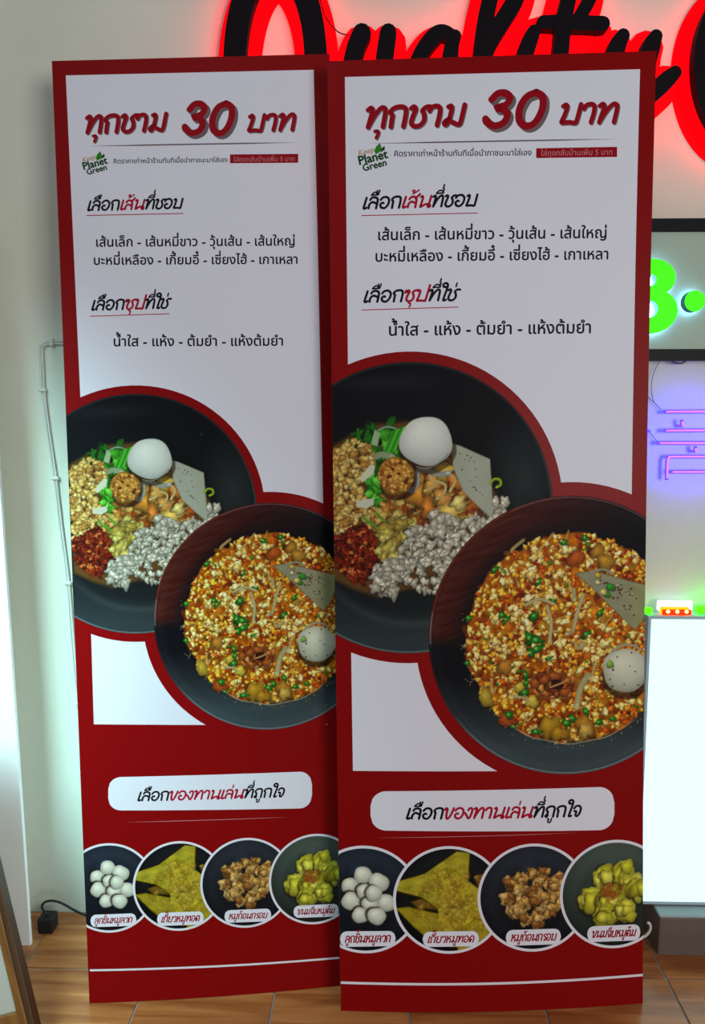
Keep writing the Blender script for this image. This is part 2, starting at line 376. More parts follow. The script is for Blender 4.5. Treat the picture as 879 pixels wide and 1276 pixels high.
def wall_mat():
    m = bpy.data.materials.new('painted_plaster'); m.use_nodes = True
    nt = m.node_tree; b = nt.nodes['Principled BSDF']
    b.inputs['Roughness'].default_value = 0.62; b.inputs['Specular IOR Level'].default_value = 0.3
    tc = nt.nodes.new('ShaderNodeTexCoord')
    n = nt.nodes.new('ShaderNodeTexNoise'); n.inputs['Scale'].default_value = 1.6; n.inputs['Detail'].default_value = 4
    nt.links.new(tc.outputs['Object'], n.inputs['Vector'])
    cr = nt.nodes.new('ShaderNodeValToRGB')
    cr.color_ramp.elements[0].position = 0.32; cr.color_ramp.elements[0].color = rgb(214, 218, 196)
    cr.color_ramp.elements[1].position = 0.6; cr.color_ramp.elements[1].color = rgb(224, 229, 214)
    nt.links.new(n.outputs['Fac'], cr.inputs[0]); nt.links.new(cr.outputs[0], b.inputs['Base Color'])
    n2 = nt.nodes.new('ShaderNodeTexNoise'); n2.inputs['Scale'].default_value = 90; n2.inputs['Detail'].default_value = 3
    nt.links.new(tc.outputs['Object'], n2.inputs['Vector'])
    bp = nt.nodes.new('ShaderNodeBump'); bp.inputs['Strength'].default_value = 0.12; bp.inputs['Distance'].default_value = 0.002
    nt.links.new(n2.outputs['Fac'], bp.inputs['Height']); nt.links.new(bp.outputs[0], b.inputs['Normal'])
    return m
M['wall'] = wall_mat()

def attr_mat():
    m = bpy.data.materials.new('printed_photo'); m.use_nodes = True
    nt = m.node_tree; b = nt.nodes['Principled BSDF']
    a = nt.nodes.new('ShaderNodeAttribute'); a.attribute_name = 'ink'
    nt.links.new(a.outputs['Color'], b.inputs['Base Color'])
    b.inputs['Roughness'].default_value = 0.55; b.inputs['Specular IOR Level'].default_value = 0.08
    return m
M['photo'] = attr_mat()

# ------------------------------------------------------------------ room shell
WALL = 1.82
tag(box('wall_back', -2.6, 2.6, WALL, WALL + 0.12, -0.05, 2.9, M['wall']), 'off-white plaster wall behind the banners and signs', kind='structure')
px, pz = LAY['pier']
tag(box('white_board', -1.40, px, 1.690, 1.702, 0.0, 1.75, M['white_sheet'], bev=0.001), 'tall plain white board standing upright at the left edge, in front of the wall', 'board')
fl = tag(box('floor', -2.6, 2.6, -2.6, WALL + 0.02, -0.06, -0.003, M['grout']), 'floor of wood-look tiles with pale joints', kind='structure')
TS = 0.3025
def tile_mesh(w, d):
    bm = bmesh.new(); box_bm(bm, -w / 2, w / 2, -d / 2, d / 2, -0.009, 0.0, 0.0012)
    me = bm_mesh('tile', bm); me.materials.append(M['tile']); return me
g = 0.0042
tm_full = tile_mesh(TS - g, TS - g)
last = WALL - 1.618
tm_last = tile_mesh(TS - g, last - g)
for i in range(-5, 6):
    for j in range(-4, 2):
        xc = 0.09 + (i + .5) * TS
        if j == 1:
            me, yc = tm_last, 1.618 + last / 2
        else:
            me, yc = tm_full, 1.618 + (j - .5) * TS
        t = link('tile', me, None, fl); t.location = (xc, yc, 0)

# ------------------------------------------------------------------ backlit script letters on the wall
def ribbon_solid(bm, pts, y0, y1, shrink=1.0, n=4):
    P = catmull(pts, n)
    ang_caps = 6
    L, R = [], []
    for i, p in enumerate(P):
        d = P[min(i + 1, len(P) - 1)][:2] - P[max(i - 1, 0)][:2]
        d = d / (np.linalg.norm(d) + 1e-9); nn = np.array([-d[1], d[0]]) * p[2] / 2 * shrink
        L.append(p[:2] + nn); R.append(p[:2] - nn)
    def cap(p, d, w, a0):
        out = []
        for k in range(1, ang_caps):
            a = a0 - math.pi * k / ang_caps
            out.append(p[:2] + w / 2 * shrink * np.array([d[0] * math.cos(a) - d[1] * math.sin(a), d[0] * math.sin(a) + d[1] * math.cos(a)]))
        return out
    d1 = P[-1][:2] - P[-2][:2]; d1 /= np.linalg.norm(d1)
    d0 = P[1][:2] - P[0][:2]; d0 /= np.linalg.norm(d0)
    n0 = len(L)
    endc = cap(P[-1], d1, P[-1][2], math.pi / 2)
    startc = cap(P[0], d0, P[0][2], -math.pi / 2)
    fr = {}
    def vert(p, y): return bm.verts.new((p[0], y, p[1]))
    rows = []
    for y in (y0, y1):
        rows.append(([vert(p, y) for p in L], [vert(p, y) for p in R], [vert(p, y) for p in endc], [vert(p, y) for p in startc]))
    for (l, r, e, s) in rows:
        for i in range(n0 - 1):
            bm.faces.new((l[i], l[i + 1], r[i + 1], r[i]))
        bm.faces.new([l[-1]] + e + [r[-1]])
        bm.faces.new([r[0]] + s + [l[0]])
    a, b = rows
    loopa = a[0] + a[2] + a[1][::-1] + a[3]
    loopb = b[0] + b[2] + b[1][::-1] + b[3]
    for i in range(len(loopa)):
        k = (i + 1) % len(loopa)
        bm.faces.new((loopa[i], loopa[k], loopb[k], loopb[i]))

LETTER_LABELS = {
 'Q': 'large black cut-out capital Q glowing red on the wall above the left banner',
 'u': 'black cut-out letter u with two rounded stems, right after the capital Q',
 'a': 'black cut-out letter a with a sloping arched top, between u and l',
 'l': 'tall black looped letter l leaning right, fifth-from-end before the short i',
 'i': 'short black letter i stroke peeking up just left of the crossed t',
 't': 'black cut-out letter t with a long horizontal crossbar',
 'y': 'black cut-out letter y whose tail sticks out beside the right banner',
 'C': 'black cut-out capital C with red glow, cut by the right frame edge'}
LETTER_LABELS['l'] = 'tall black looped letter l leaning right, between the a and the short i'
for k, sts in LAY['letters'].items():
    root = empty('sign_letter', (0, 0, 0))
    tag(root, LETTER_LABELS[k], 'letter')
    bm = bmesh.new(); bg_ = bmesh.new()
    for si, st in enumerate(sts):
        e = si * 0.0004
        ribbon_solid(bm, st, 1.755 + e, 1.780)
        ribbon_solid(bg_, st, 1.7805, 1.783 + e, 0.62)
        for p in (st[len(st) // 4], st[3 * len(st) // 4]):
            tube('wall_stud', [(p[0], 1.782, p[1]), (p[0], 1.8142, p[1])], 0.002, M['black_plastic'], root, 6)
    link('letter_face', bm_mesh('letter_face', bm), M['letter_black'], root)
    link('backlight', bm_mesh('backlight', bg_), M['red_glow'], root)
word = bmesh.new(); cpl = bmesh.new(); hk_ = 0  # widened letter ribbons, the red light on the wall built as glowing shapes
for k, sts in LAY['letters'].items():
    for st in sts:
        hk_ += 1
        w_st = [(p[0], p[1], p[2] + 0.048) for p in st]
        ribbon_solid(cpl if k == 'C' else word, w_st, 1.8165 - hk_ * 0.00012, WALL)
tag(link('wall_glow_shape', bm_mesh('wall_glow_shape', word), M['halo_red']), 'red wall glow built as glowing ribbons behind the black word lettering', 'wall glow')
tag(link('wall_glow_shape', bm_mesh('wall_glow_shape', cpl), M['halo_red']), 'red wall glow built as a glowing shape behind the capital C at the right edge', 'wall glow')
tag(tube('sign_wire', [(x, 1.79, z) for x, z in [tuple(q[:2]) for q in catmull(LAY['wire'], 4)]], 0.0013, M['letter_black'], seg=6),
    'thin dark wire sagging between the capital Q and the letter u', 'wire')

# ------------------------------------------------------------------ framed light box with green letter
lb = empty('light_box', (0, 0, 0))
tag(lb, 'black framed sign box with a pale green-grey face on the right of the wall', 'sign box')
x0 = 0.46; x1 = 1.25
zt, zti = LAY['lightbox'][0][1], LAY['lightbox'][1][1]
zbi, zb = LAY['lightbox'][2][1], LAY['lightbox'][3][1]
box('frame_rail', x0, x1, 1.770, 1.81, zti, zt, M['frame_black'], lb, 0.001)
box('frame_rail', x0, x1, 1.770, 1.81, zb, zbi, M['frame_black'], lb, 0.001)
box('frame_stile', x0, x0 + .026, 1.7705, 1.81, zbi, zti, M['frame_black'], lb)
box('frame_stile', x1 - .026, x1, 1.7705, 1.81, zbi, zti, M['frame_black'], lb)
box('face_panel', x0 + .02, x1 - .02, 1.778, 1.812, zbi - .004, zti + .004, M['lightbox_face'], lb)
box('back_tray', x0 + .03, x1 - .03, 1.811, WALL, zb + .01, zt - .01, M['frame_black'], lb)

def tess_mesh(name, outer, holes, y0, y1, mat, parent, side_mat=None):
    loops = [[Vector((p[0], p[1], 0)) for p in outer]] + [[Vector((p[0], p[1], 0)) for p in h] for h in holes]
    tris = tessellate_polygon(loops)
    flat = [v for l in loops for v in l]
    n = len(flat)
    V = [(v.x, y0, v.y) for v in flat] + [(v.x, y1, v.y) for v in flat]
    F = [t for t in tris] + [tuple(reversed([q + n for q in t])) for t in tris]
    nf = len(F); s = 0
    for l in loops:
        for i in range(len(l)):
            k = (i + 1) % len(l)
            F.append((s + i, s + k, n + s + k, n + s + i))
        s += len(l)
    bm = bmesh.new(); me0 = mesh(name, V, F); bm.from_mesh(me0)
    bmesh.ops.recalc_face_normals(bm, faces=bm.faces); bm.to_mesh(me0); bm.free()
    me0.materials.append(mat)
    if side_mat:
        me0.materials.append(side_mat)
        for i, p in enumerate(me0.polygons):
            if i >= len(tris): p.material_index = 1
    return link(name, me0, None, parent)

(bx0, bz1), (bx1, bz0) = LAY['B']
def bpt(u, v): return (bx0 + u * (bx1 - bx0), bz0 + v * (bz1 - bz0))
outer = [(0, 0), (0, 1), (.52, 1)]
outer += [(.52 + .41 * math.sin(a), .745 + .255 * math.cos(a)) for a in np.radians(np.linspace(10, 140, 10))]
outer += [(.55 + .45 * math.sin(a), .30 + .30 * math.cos(a)) for a in np.radians(np.linspace(38, 178, 12))]
outer += [(.5, 0)]
h1 = [(.28, .64), (.50, .64)] + [(.50 + .09 * math.sin(a), .715 + .075 * math.cos(a)) for a in np.radians(np.linspace(170, 10, 8))] + [(.28, .79)]
h2 = [(.28, .21), (.50, .21)] + [(.50 + .15 * math.sin(a), .325 + .115 * math.cos(a)) for a in np.radians(np.linspace(170, 10, 8))] + [(.28, .44)]
gl = empty('green_letter', (0, 0, 0)); tag(gl, 'glowing green block letter B half hidden by the right banner', 'letter')
O = [bpt(*p) for p in outer]; H = [[bpt(*p) for p in h] for h in (h1, h2)]
tess_mesh('letter_face', O, H, 1.745, 1.768, M['green_face'], gl, M['letter_side'])
tess_mesh('backlight', [((p[0] - bx0) * .96 + bx0 + .001, (p[1] - bz0) * .96 + bz0 + .002) for p in O], [], 1.7685, 1.770, M['white_glow'], gl)
cx, cz = LAY['dot'][0]; rr = LAY['dot'][1][0] - cx
dt = empty('green_dot', (0, 0, 0)); tag(dt, 'round glowing green dot to the right of the green letter B', 'letter')
circ = lambda r, n=32: [(cx + r * math.cos(2 * math.pi * i / n), cz + r * math.sin(2 * math.pi * i / n)) for i in range(n)]
tess_mesh('letter_face', circ(rr), [], 1.745, 1.768, M['green_face'], dt, M['letter_side'])
tess_mesh('backlight', circ(rr * .92), [], 1.7685, 1.770, M['white_glow'], dt)

# ------------------------------------------------------------------ violet neon tubes
NL = ['top violet neon tube, long and straight, under the sign box', 'short upright violet neon tube just below the top long tube', 'second long violet neon tube from the top', 'third long violet neon tube, reaching furthest left',
      'short upright violet neon tube hanging below the third long tube', 'violet neon tube bent down into an elbow at its left end', 'lowest straight violet neon tube inside the bent one']
for li, l in enumerate(LAY['neon']):
    nr = empty('neon_tube', (0, 0, 0)); tag(nr, NL[li], 'neon tube')
    P = [(x, 1.795, z) for x, z in (l if len(l) == 2 else [tuple(q[:2]) for q in catmull(l, 4)])]
    tube('tube_housing', [(p[0], 1.797, p[2]) for p in P], 0.0042, M['neon_blue'], nr, 10)
    a = Vector(P[0]); b = Vector(P[1]); d = (b - a).normalized() * 0.004
    Q = [tuple(a + d)] + P[1:]
    tube('tube_core', [(p[0], 1.7925, p[2]) for p in Q], 0.0020, M['neon_core'], nr, 8)
    bmc = bmesh.new()
    m = Vector(P[0]).lerp(Vector(P[-1]), .5)
    if (b - a).length < .03: m = Vector(P[-1])
    box_bm(bmc, m.x - .003, m.x + .003, 1.80, WALL, m.z - .003, m.z + .003)
    link('clip', bm_mesh('clip', bmc), M['neon_blue'], nr)
for l, lab in zip(LAY['neonwire'], ['thin wire looping down from the sign box to the top neon tube', 'thin wire from the banner edge to the third neon tube', 'thin wire stub at the left end of the neon tubes']):
    tag(tube('neon_wire', [(q[0], 1.808, q[1]) for q in catmull(l, 5)], 0.0007, M['cable_dark'], seg=6), lab, 'wire')
x, z = LAY['neonend']
tag(box('wire_connector', x - .006, x + .004, 1.793, 1.812, z - .003, z + .003, M['neon_blue'], bev=.001), 'small blue connector on the wire at the banner edge', 'connector')
tag(tube('sagging_cable', [(q[0], 1.80, q[1]) for q in catmull(LAY['loop'], 5)], 0.0018, M['cable_dark'], seg=6), 'dark cable sagging under the black sign box', 'cable')

# ------------------------------------------------------------------ white LED panel on its kerb
kx, kz = LAY['kerb'][0]
kerb = empty('kerb', (0, 0, 0)); tag(kerb, 'low stained concrete kerb under the glowing white panel', 'kerb')
box('kerb_body', kx, 2.2, 1.69, WALL, 0, kz - .006, M['kerb_face'], kerb, .004, 2)
box('kerb_cap', kx - .001, 2.2, 1.6885, WALL, kz - .006, kz, M['kerb_top'], kerb, .002)
pn = empty('backlit_display', (0, 1.727, LAY['panel'][1][1])); tag(pn, 'bright white backlit panel in a thin grey frame, leaning on the wall', 'display')
pxl, ptop = LAY['panel'][0]
ph = ptop - LAY['panel'][1][1]
lean = math.asin(0.025 / ph)
pn.rotation_euler = (-lean, 0, 0)
xr = pxl + 0.8
f_ = 0.0075
box('panel_face', pxl + f_, xr - f_, 0.0015, .03, f_, ph - f_, M['panel_face'], pn)
for a in ((pxl, pxl + f_, 0, ph), (xr - f_, xr, 0, ph)):
    box('panel_frame', a[0], a[1], 0, .045, a[2], a[3], M['panel_frame'], pn, .001)
for a in ((pxl + f_, xr - f_, 0, f_), (pxl + f_, xr - f_, ph - f_, ph)):
    box('panel_frame', a[0], a[1], 0, .045, a[2], a[3], M['panel_frame'], pn, .001)
box('panel_back', pxl + f_, xr - f_, .03, .044, f_, ph - f_, M['panel_frame'], pn)

# LED samples lying on the panel's top edge
(lx0, lz), (lx1, _) = LAY['led']
top = LAY['panel'][0][1] + .0005
lm = empty('led_module', (0, 0, 0)); tag(lm, 'small red LED strip with three bright diodes on top of the white panel', 'led strip')
box('circuit_strip', lx0, lx1, 1.757, 1.762, top, top + .013, M['led_red'], lm, .001)
box('lens_bar', lx0 - .002, lx1 - .004, 1.762, 1.772, top + .001, top + .017, M['led_orange'], lm, .001)
for k in range(3):
    cxk = lx0 + (lx1 - lx0) * (.18 + .32 * k)
    bmk = bmesh.new(); bmesh.ops.create_uvsphere(bmk, u_segments=12, v_segments=8, radius=.0042)
    for v in bmk.verts: v.co += Vector((cxk, 1.757, top + .009))
    link('diode', bm_mesh('diode', bmk, True), M['led_yellow'], lm)
(wx0, wz1), (wx1, wz0) = LAY['ledz']
tag(box('white_led_module', wx0, wx1, 1.786, 1.80, top + .001, top + .026, M['led_white'], bev=.004, seg=3), 'white glowing LED bar behind the red LED strip', 'led strip')
tag(box('green_led_module', lx0 - .036, lx0 - .018, 1.772, 1.784, top, top + .012, M['led_green'], bev=.002), 'small green glowing LED strip left of the red one', 'led strip')
tag(box('green_led_module', lx1 + .022, lx1 + .12, 1.778, 1.792, top, top + .014, M['led_green'], bev=.002), 'green glowing LED strip right of the red one', 'led strip')

# white curled cable end beside the right banner
tag(tube('cable_end', [(q[0], 1.70, q[1]) for q in catmull(LAY['curl'], 5)], .0032, M['cable_white'], seg=8), 'short white curled cable end by the foot of the right banner', 'cable')

# ------------------------------------------------------------------ white twin cable clipped to the wall at left
cb = empty('wall_cable', (0, 0, 0)); tag(cb, 'white twin cable clipped down the wall left of the left banner', 'cable')
P = catmull(LAY['cable'], 5)
for s in (-1, 1):
    pp = []
    for i, q in enumerate(P):
        d = P[min(i + 1, len(P) - 1)] - P[max(i - 1, 0)]; d /= np.linalg.norm(d)
        nn = np.array([-d[1], d[0]]) * .0028 * s
        pp.append((q[0] + nn[0], 1.8145 + .0006 * math.sin(i * .7 + s), q[1] + nn[1]))
    tube('wire', pp, 0.0026, M['cable_white'], cb, 8)
for i, (x, z) in enumerate(LAY['clips']):
    if i == 0: box('clip', x - .004, x + .006, 1.808, WALL, z - .009, z + .009, M['cable_white'], cb, .0015)
    else: box('clip', x - .009, x + .009, 1.808, WALL, z - .004, z + .004, M['cable_white'], cb, .0015)

# small black block with a cord, on the floor by the white board
ad = empty('black_floor_block', (-0.815, 1.75, 0)); tag(ad, 'small black block with a cord on the floor beside the white board', 'floor_block')
box('block_body', -.018, .02, -.02, .02, 0, .04, M['black_plastic'], ad, .004, 2)
tube('cord', [tuple(q) for q in catmull([(0, 0, .039), (-.012, 0, .062), (.0, .004, .075), (.03, .01, .068), (.08, .02, .03), (.15, .02, .006)], 5)], .003, M['black_plastic'], ad)

# ------------------------------------------------------------------ leaning wooden framed board at the lower left
S = [Vector(p) for p in LAY['stile']]
fb = empty('framed_board', tuple(S[0])); tag(fb, 'beige board in a brown wooden frame tilted at the lower left corner', 'board')
upv = (S[1] - S[0]).normalized()
side = Vector((upv.z, 0, -upv.x)).normalized() * -1
nrm = side.cross(upv).normalized()
if nrm.y > 0: nrm = -nrm
basez = S[0].z
t0 = -basez / upv.z
Mx = Matrix((( side.x, nrm.x, upv.x), (side.y, nrm.y, upv.y), (side.z, nrm.z, upv.z))).to_4x4()
Mx.translation = S[0] + upv * t0
fb.matrix_world = Mx
w = (S[2] - S[0]).length
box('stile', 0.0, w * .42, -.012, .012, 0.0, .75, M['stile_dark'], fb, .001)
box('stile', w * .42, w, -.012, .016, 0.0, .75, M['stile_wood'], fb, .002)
box('board_panel', w - .002, .42, -.006, .004, 0.08, .73, M['beige_board'], fb)
box('stile', .42, .42 + w, -.012, .014, 0.115, .75, M['stile_wood'], fb, .002)
box('rail', w, .42, -.012, .014, .08, .11, M['stile_wood'], fb, .002)
box('rail', w, .42, -.012, .014, .72, .75, M['stile_wood'], fb, .002)

# ------------------------------------------------------------------ banner geometry
class Banner:
    def __init__(s, key):
        d = LAY[key]
        s.L = d; s.C = np.array(d['corners']); s.W, s.H = d['dim']; s.bw, s.sb = d['bow']
        ex = s.C[1] - s.C[0]; s.ex = ex / np.linalg.norm(ex)
        nn = np.cross(s.ex, s.C[3] - s.C[0]); s.nn = nn / np.linalg.norm(nn)
    def pos(s, U, V, z=0.0):
        U = np.asarray(U, float); V = np.asarray(V, float); z = np.broadcast_to(np.asarray(z, float), U.shape)
        a = (U / s.W)[..., None]; t = (V / s.H)[..., None]; C = s.C
        P = (1 - a) * (1 - t) * C[0] + a * (1 - t) * C[1] + a * t * C[2] + (1 - a) * t * C[3]
        off = z[..., None] + s.bw * 4 * a * (1 - a) * (1 - t) ** 2
        return P + s.nn * off - s.ex * (s.sb * 4 * t * (1 - t) * a)

def sub_poly(loop, step=0.03):
    out = []
    for i in range(len(loop)):
        a = np.array(loop[i], float); b = np.array(loop[(i + 1) % len(loop)], float)
        n = max(1, int(np.linalg.norm(b - a) / step))
        for k in range(n): out.append(a + (b - a) * k / n)
    return out

def flat_part(B, name, tris2d, z, mat, parent, label=None):
    """tris2d: list of (verts Nx2, faces, zoffset)"""
    VV, FF = [], []; n = 0
    for v, f, dz in tris2d:
        v = np.asarray(v, float)
        VV.append(B.pos(v[:, 0], v[:, 1], z + dz)); FF += [tuple(q + n for q in t) for t in f]; n += len(v)
    me = mesh(name, np.concatenate(VV), FF)
    # face the print outwards
    o = link(name, me, mat, parent)
    if label: o['label'] = label
    return o

def grid_rect(u0, v0, u1, v1, step=0.02):
    nu = max(1, int((u1 - u0) / step)); nv = max(1, int((v1 - v0) / step))
    U, V = np.meshgrid(np.linspace(u0, u1, nu + 1), np.linspace(v0, v1, nv + 1))
    v = np.stack([U.ravel(), V.ravel()], 1); w_ = nu + 1
    f = [(j * w_ + i, j * w_ + i + 1, (j + 1) * w_ + i + 1, (j + 1) * w_ + i) for j in range(nv) for i in range(nu)]
    return v, f

def quad_grid(P, nu=16, nv=4):
    """bilinear patch from 4 corners BL BR TR TL"""
    P = np.array(P, float); v = []
    for j in range(nv + 1):
        for i in range(nu + 1):
            a, b = i / nu, j / nv
            v.append((1 - a) * (1 - b) * P[0] + a * (1 - b) * P[1] + a * b * P[2] + (1 - a) * b * P[3])
    w_ = nu + 1
    return np.array(v), [(j * w_ + i, j * w_ + i + 1, (j + 1) * w_ + i + 1, (j + 1) * w_ + i) for j in range(nv) for i in range(nu)]

def disc(c, r, B, n=96, rings=14):
    v = [c]; f = []
    for k in range(1, rings + 1):
        for i in range(n):
            a = 2 * math.pi * i / n
            v.append((c[0] + r * k / rings * math.cos(a), c[1] + r * k / rings * math.sin(a)))
    f += [(0, 1 + i, 1 + (i + 1) % n) for i in range(n)]
    for k in range(rings - 1):
        s0, s1 = 1 + k * n, 1 + (k + 1) * n
        f += [(s0 + i, s1 + i, s1 + (i + 1) % n, s0 + (i + 1) % n) for i in range(n)]
    v = np.array(v); f2 = [q for q in f if not (all(v[list(q), 0] <= 0) or all(v[list(q), 0] >= B.W))]
    v[:, 0] = np.clip(v[:, 0], 0, B.W)
    return v, f2

def ring(c, r, w, B, n=96):
    v = []
    for i in range(n):
        a = 2 * math.pi * i / n
        v += [(c[0] + (r - w / 2) * math.cos(a), c[1] + (r - w / 2) * math.sin(a)), (c[0] + (r + w / 2) * math.cos(a), c[1] + (r + w / 2) * math.sin(a))]
    f = [(2 * i, 2 * i + 1, (2 * i + 3) % (2 * n), (2 * i + 2) % (2 * n)) for i in range(n)]
    v = np.array(v); f2 = [q for q in f if not (all(v[list(q), 0] <= 0) or all(v[list(q), 0] >= B.W))]
    v[:, 0] = np.clip(v[:, 0], 0, B.W)
    return v, f2

# ---- lettering, plain face: glyph outlines of Blender's built-in font, laid out mark by mark
_gc = {}
def loops_of(ch, bold):
    c = bpy.data.curves.new('glyph', 'FONT'); c.body = ch; c.dimensions = '2D'; c.fill_mode = 'NONE'; c.resolution_u = 3; c.offset = bold
    o = bpy.data.objects.new('glyph', c)
    me = bpy.data.meshes.new_from_object(o)
    V = [(v.co.x, v.co.y) for v in me.vertices]
    adj = {}
    for e in me.edges:
        a, b = e.vertices; adj.setdefault(a, []).append(b); adj.setdefault(b, []).append(a)
    loops = []; seen = set()
    for s_ in adj:
        if s_ in seen: continue
        lp = [s_]; seen.add(s_); cur = s_
        while True:
            nx = [q for q in adj[cur] if q not in seen]
            if not nx: break
            cur = nx[0]; seen.add(cur); lp.append(cur)
        if len(lp) > 2: loops.append([V[q] for q in lp])
    bpy.data.objects.remove(o); bpy.data.curves.remove(c); bpy.data.meshes.remove(me)
    return loops
def right_of(s_):
    ls = loops_of(s_, 0); return max(p[0] for l in ls for p in l)
def inside(p, poly):
    r = False; x, y = p
    for i in range(len(poly)):
        x1_, y1_ = poly[i]; x2_, y2_ = poly[i - 1]
        if (y1_ > y) != (y2_ > y) and x < (x2_ - x1_) * (y - y1_) / (y2_ - y1_) + x1_: r = not r
    return r
BAR = right_of('||')
def glyph(ch, bold):
    k = (ch, bold)
    if k in _gc: return _gc[k]
    adv = right_of('|' + ch + '|') - BAR
    shapes = []
    if ch != ' ':
        ls = loops_of(ch, bold)
        area2 = lambda l: sum(l[i - 1][0] * l[i][1] - l[i][0] * l[i - 1][1] for i in range(len(l)))
        A = [area2(l) for l in ls]
        # hole = loop all of whose points lie inside another, larger loop
        hole_of = {}
        for i, l in enumerate(ls):
            for j, m_ in enumerate(ls):
                if i != j and abs(A[j]) > abs(A[i]) and all(inside(p, m_) for p in l): hole_of.setdefault(i, j)
        for j, m_ in enumerate(ls):
            if j in hole_of: continue
            grp = [m_] + [ls[i] for i in hole_of if hole_of[i] == j]
            vl = [[Vector((p[0], p[1], 0)) for p in l] for l in grp]
            shapes.append((np.array([p for l in grp for p in l]), [tuple(t) for t in tessellate_polygon(vl)]))
    _gc[k] = (adv, shapes); return _gc[k]
UPPER = set('\u0e31\u0e34\u0e35\u0e36\u0e37\u0e47'); TONE = set('\u0e48\u0e49\u0e4a\u0e4b\u0e4c')
def plain_text(s_, a, b, bold=0.0, shear=0.0, height=None):
    fat = bold; bold = 0.0
    """baseline from a to b; returns pieces"""
    x = 0; out = []; prev_upper = False
    for i, ch in enumerate(s_):
        adv, shapes = glyph(ch, bold)
        dy = 0
        if ch in TONE and (prev_upper or (i + 1 < len(s_) and s_[i + 1] == '\u0e33')): dy = 0.17
        for v, f in [(v0 + np.array(o_), f0) for v0, f0 in shapes for o_ in (((fat, 0), (-fat, 0), (0, fat), (0, -fat)) if fat > 0 else ((0, 0),))]:
            w_ = v.copy(); w_[:, 1] += dy; w_[:, 0] += x + shear * w_[:, 1]; out.append([w_, f])
        if ch in UPPER: prev_upper = True
        elif ch not in TONE: prev_upper = False
        x += adv
    a = np.array(a); b = np.array(b); d = b - a; sc = np.linalg.norm(d) / x; d = d / np.linalg.norm(d); nn = np.array([-d[1], d[0]])
    sy = sc if height is None else height
    return [(a + np.outer(v[:, 0] * sc, d) + np.outer(v[:, 1] * sy, nn), f, 0.000006 * (k % 9)) for k, (v, f) in enumerate(out)]

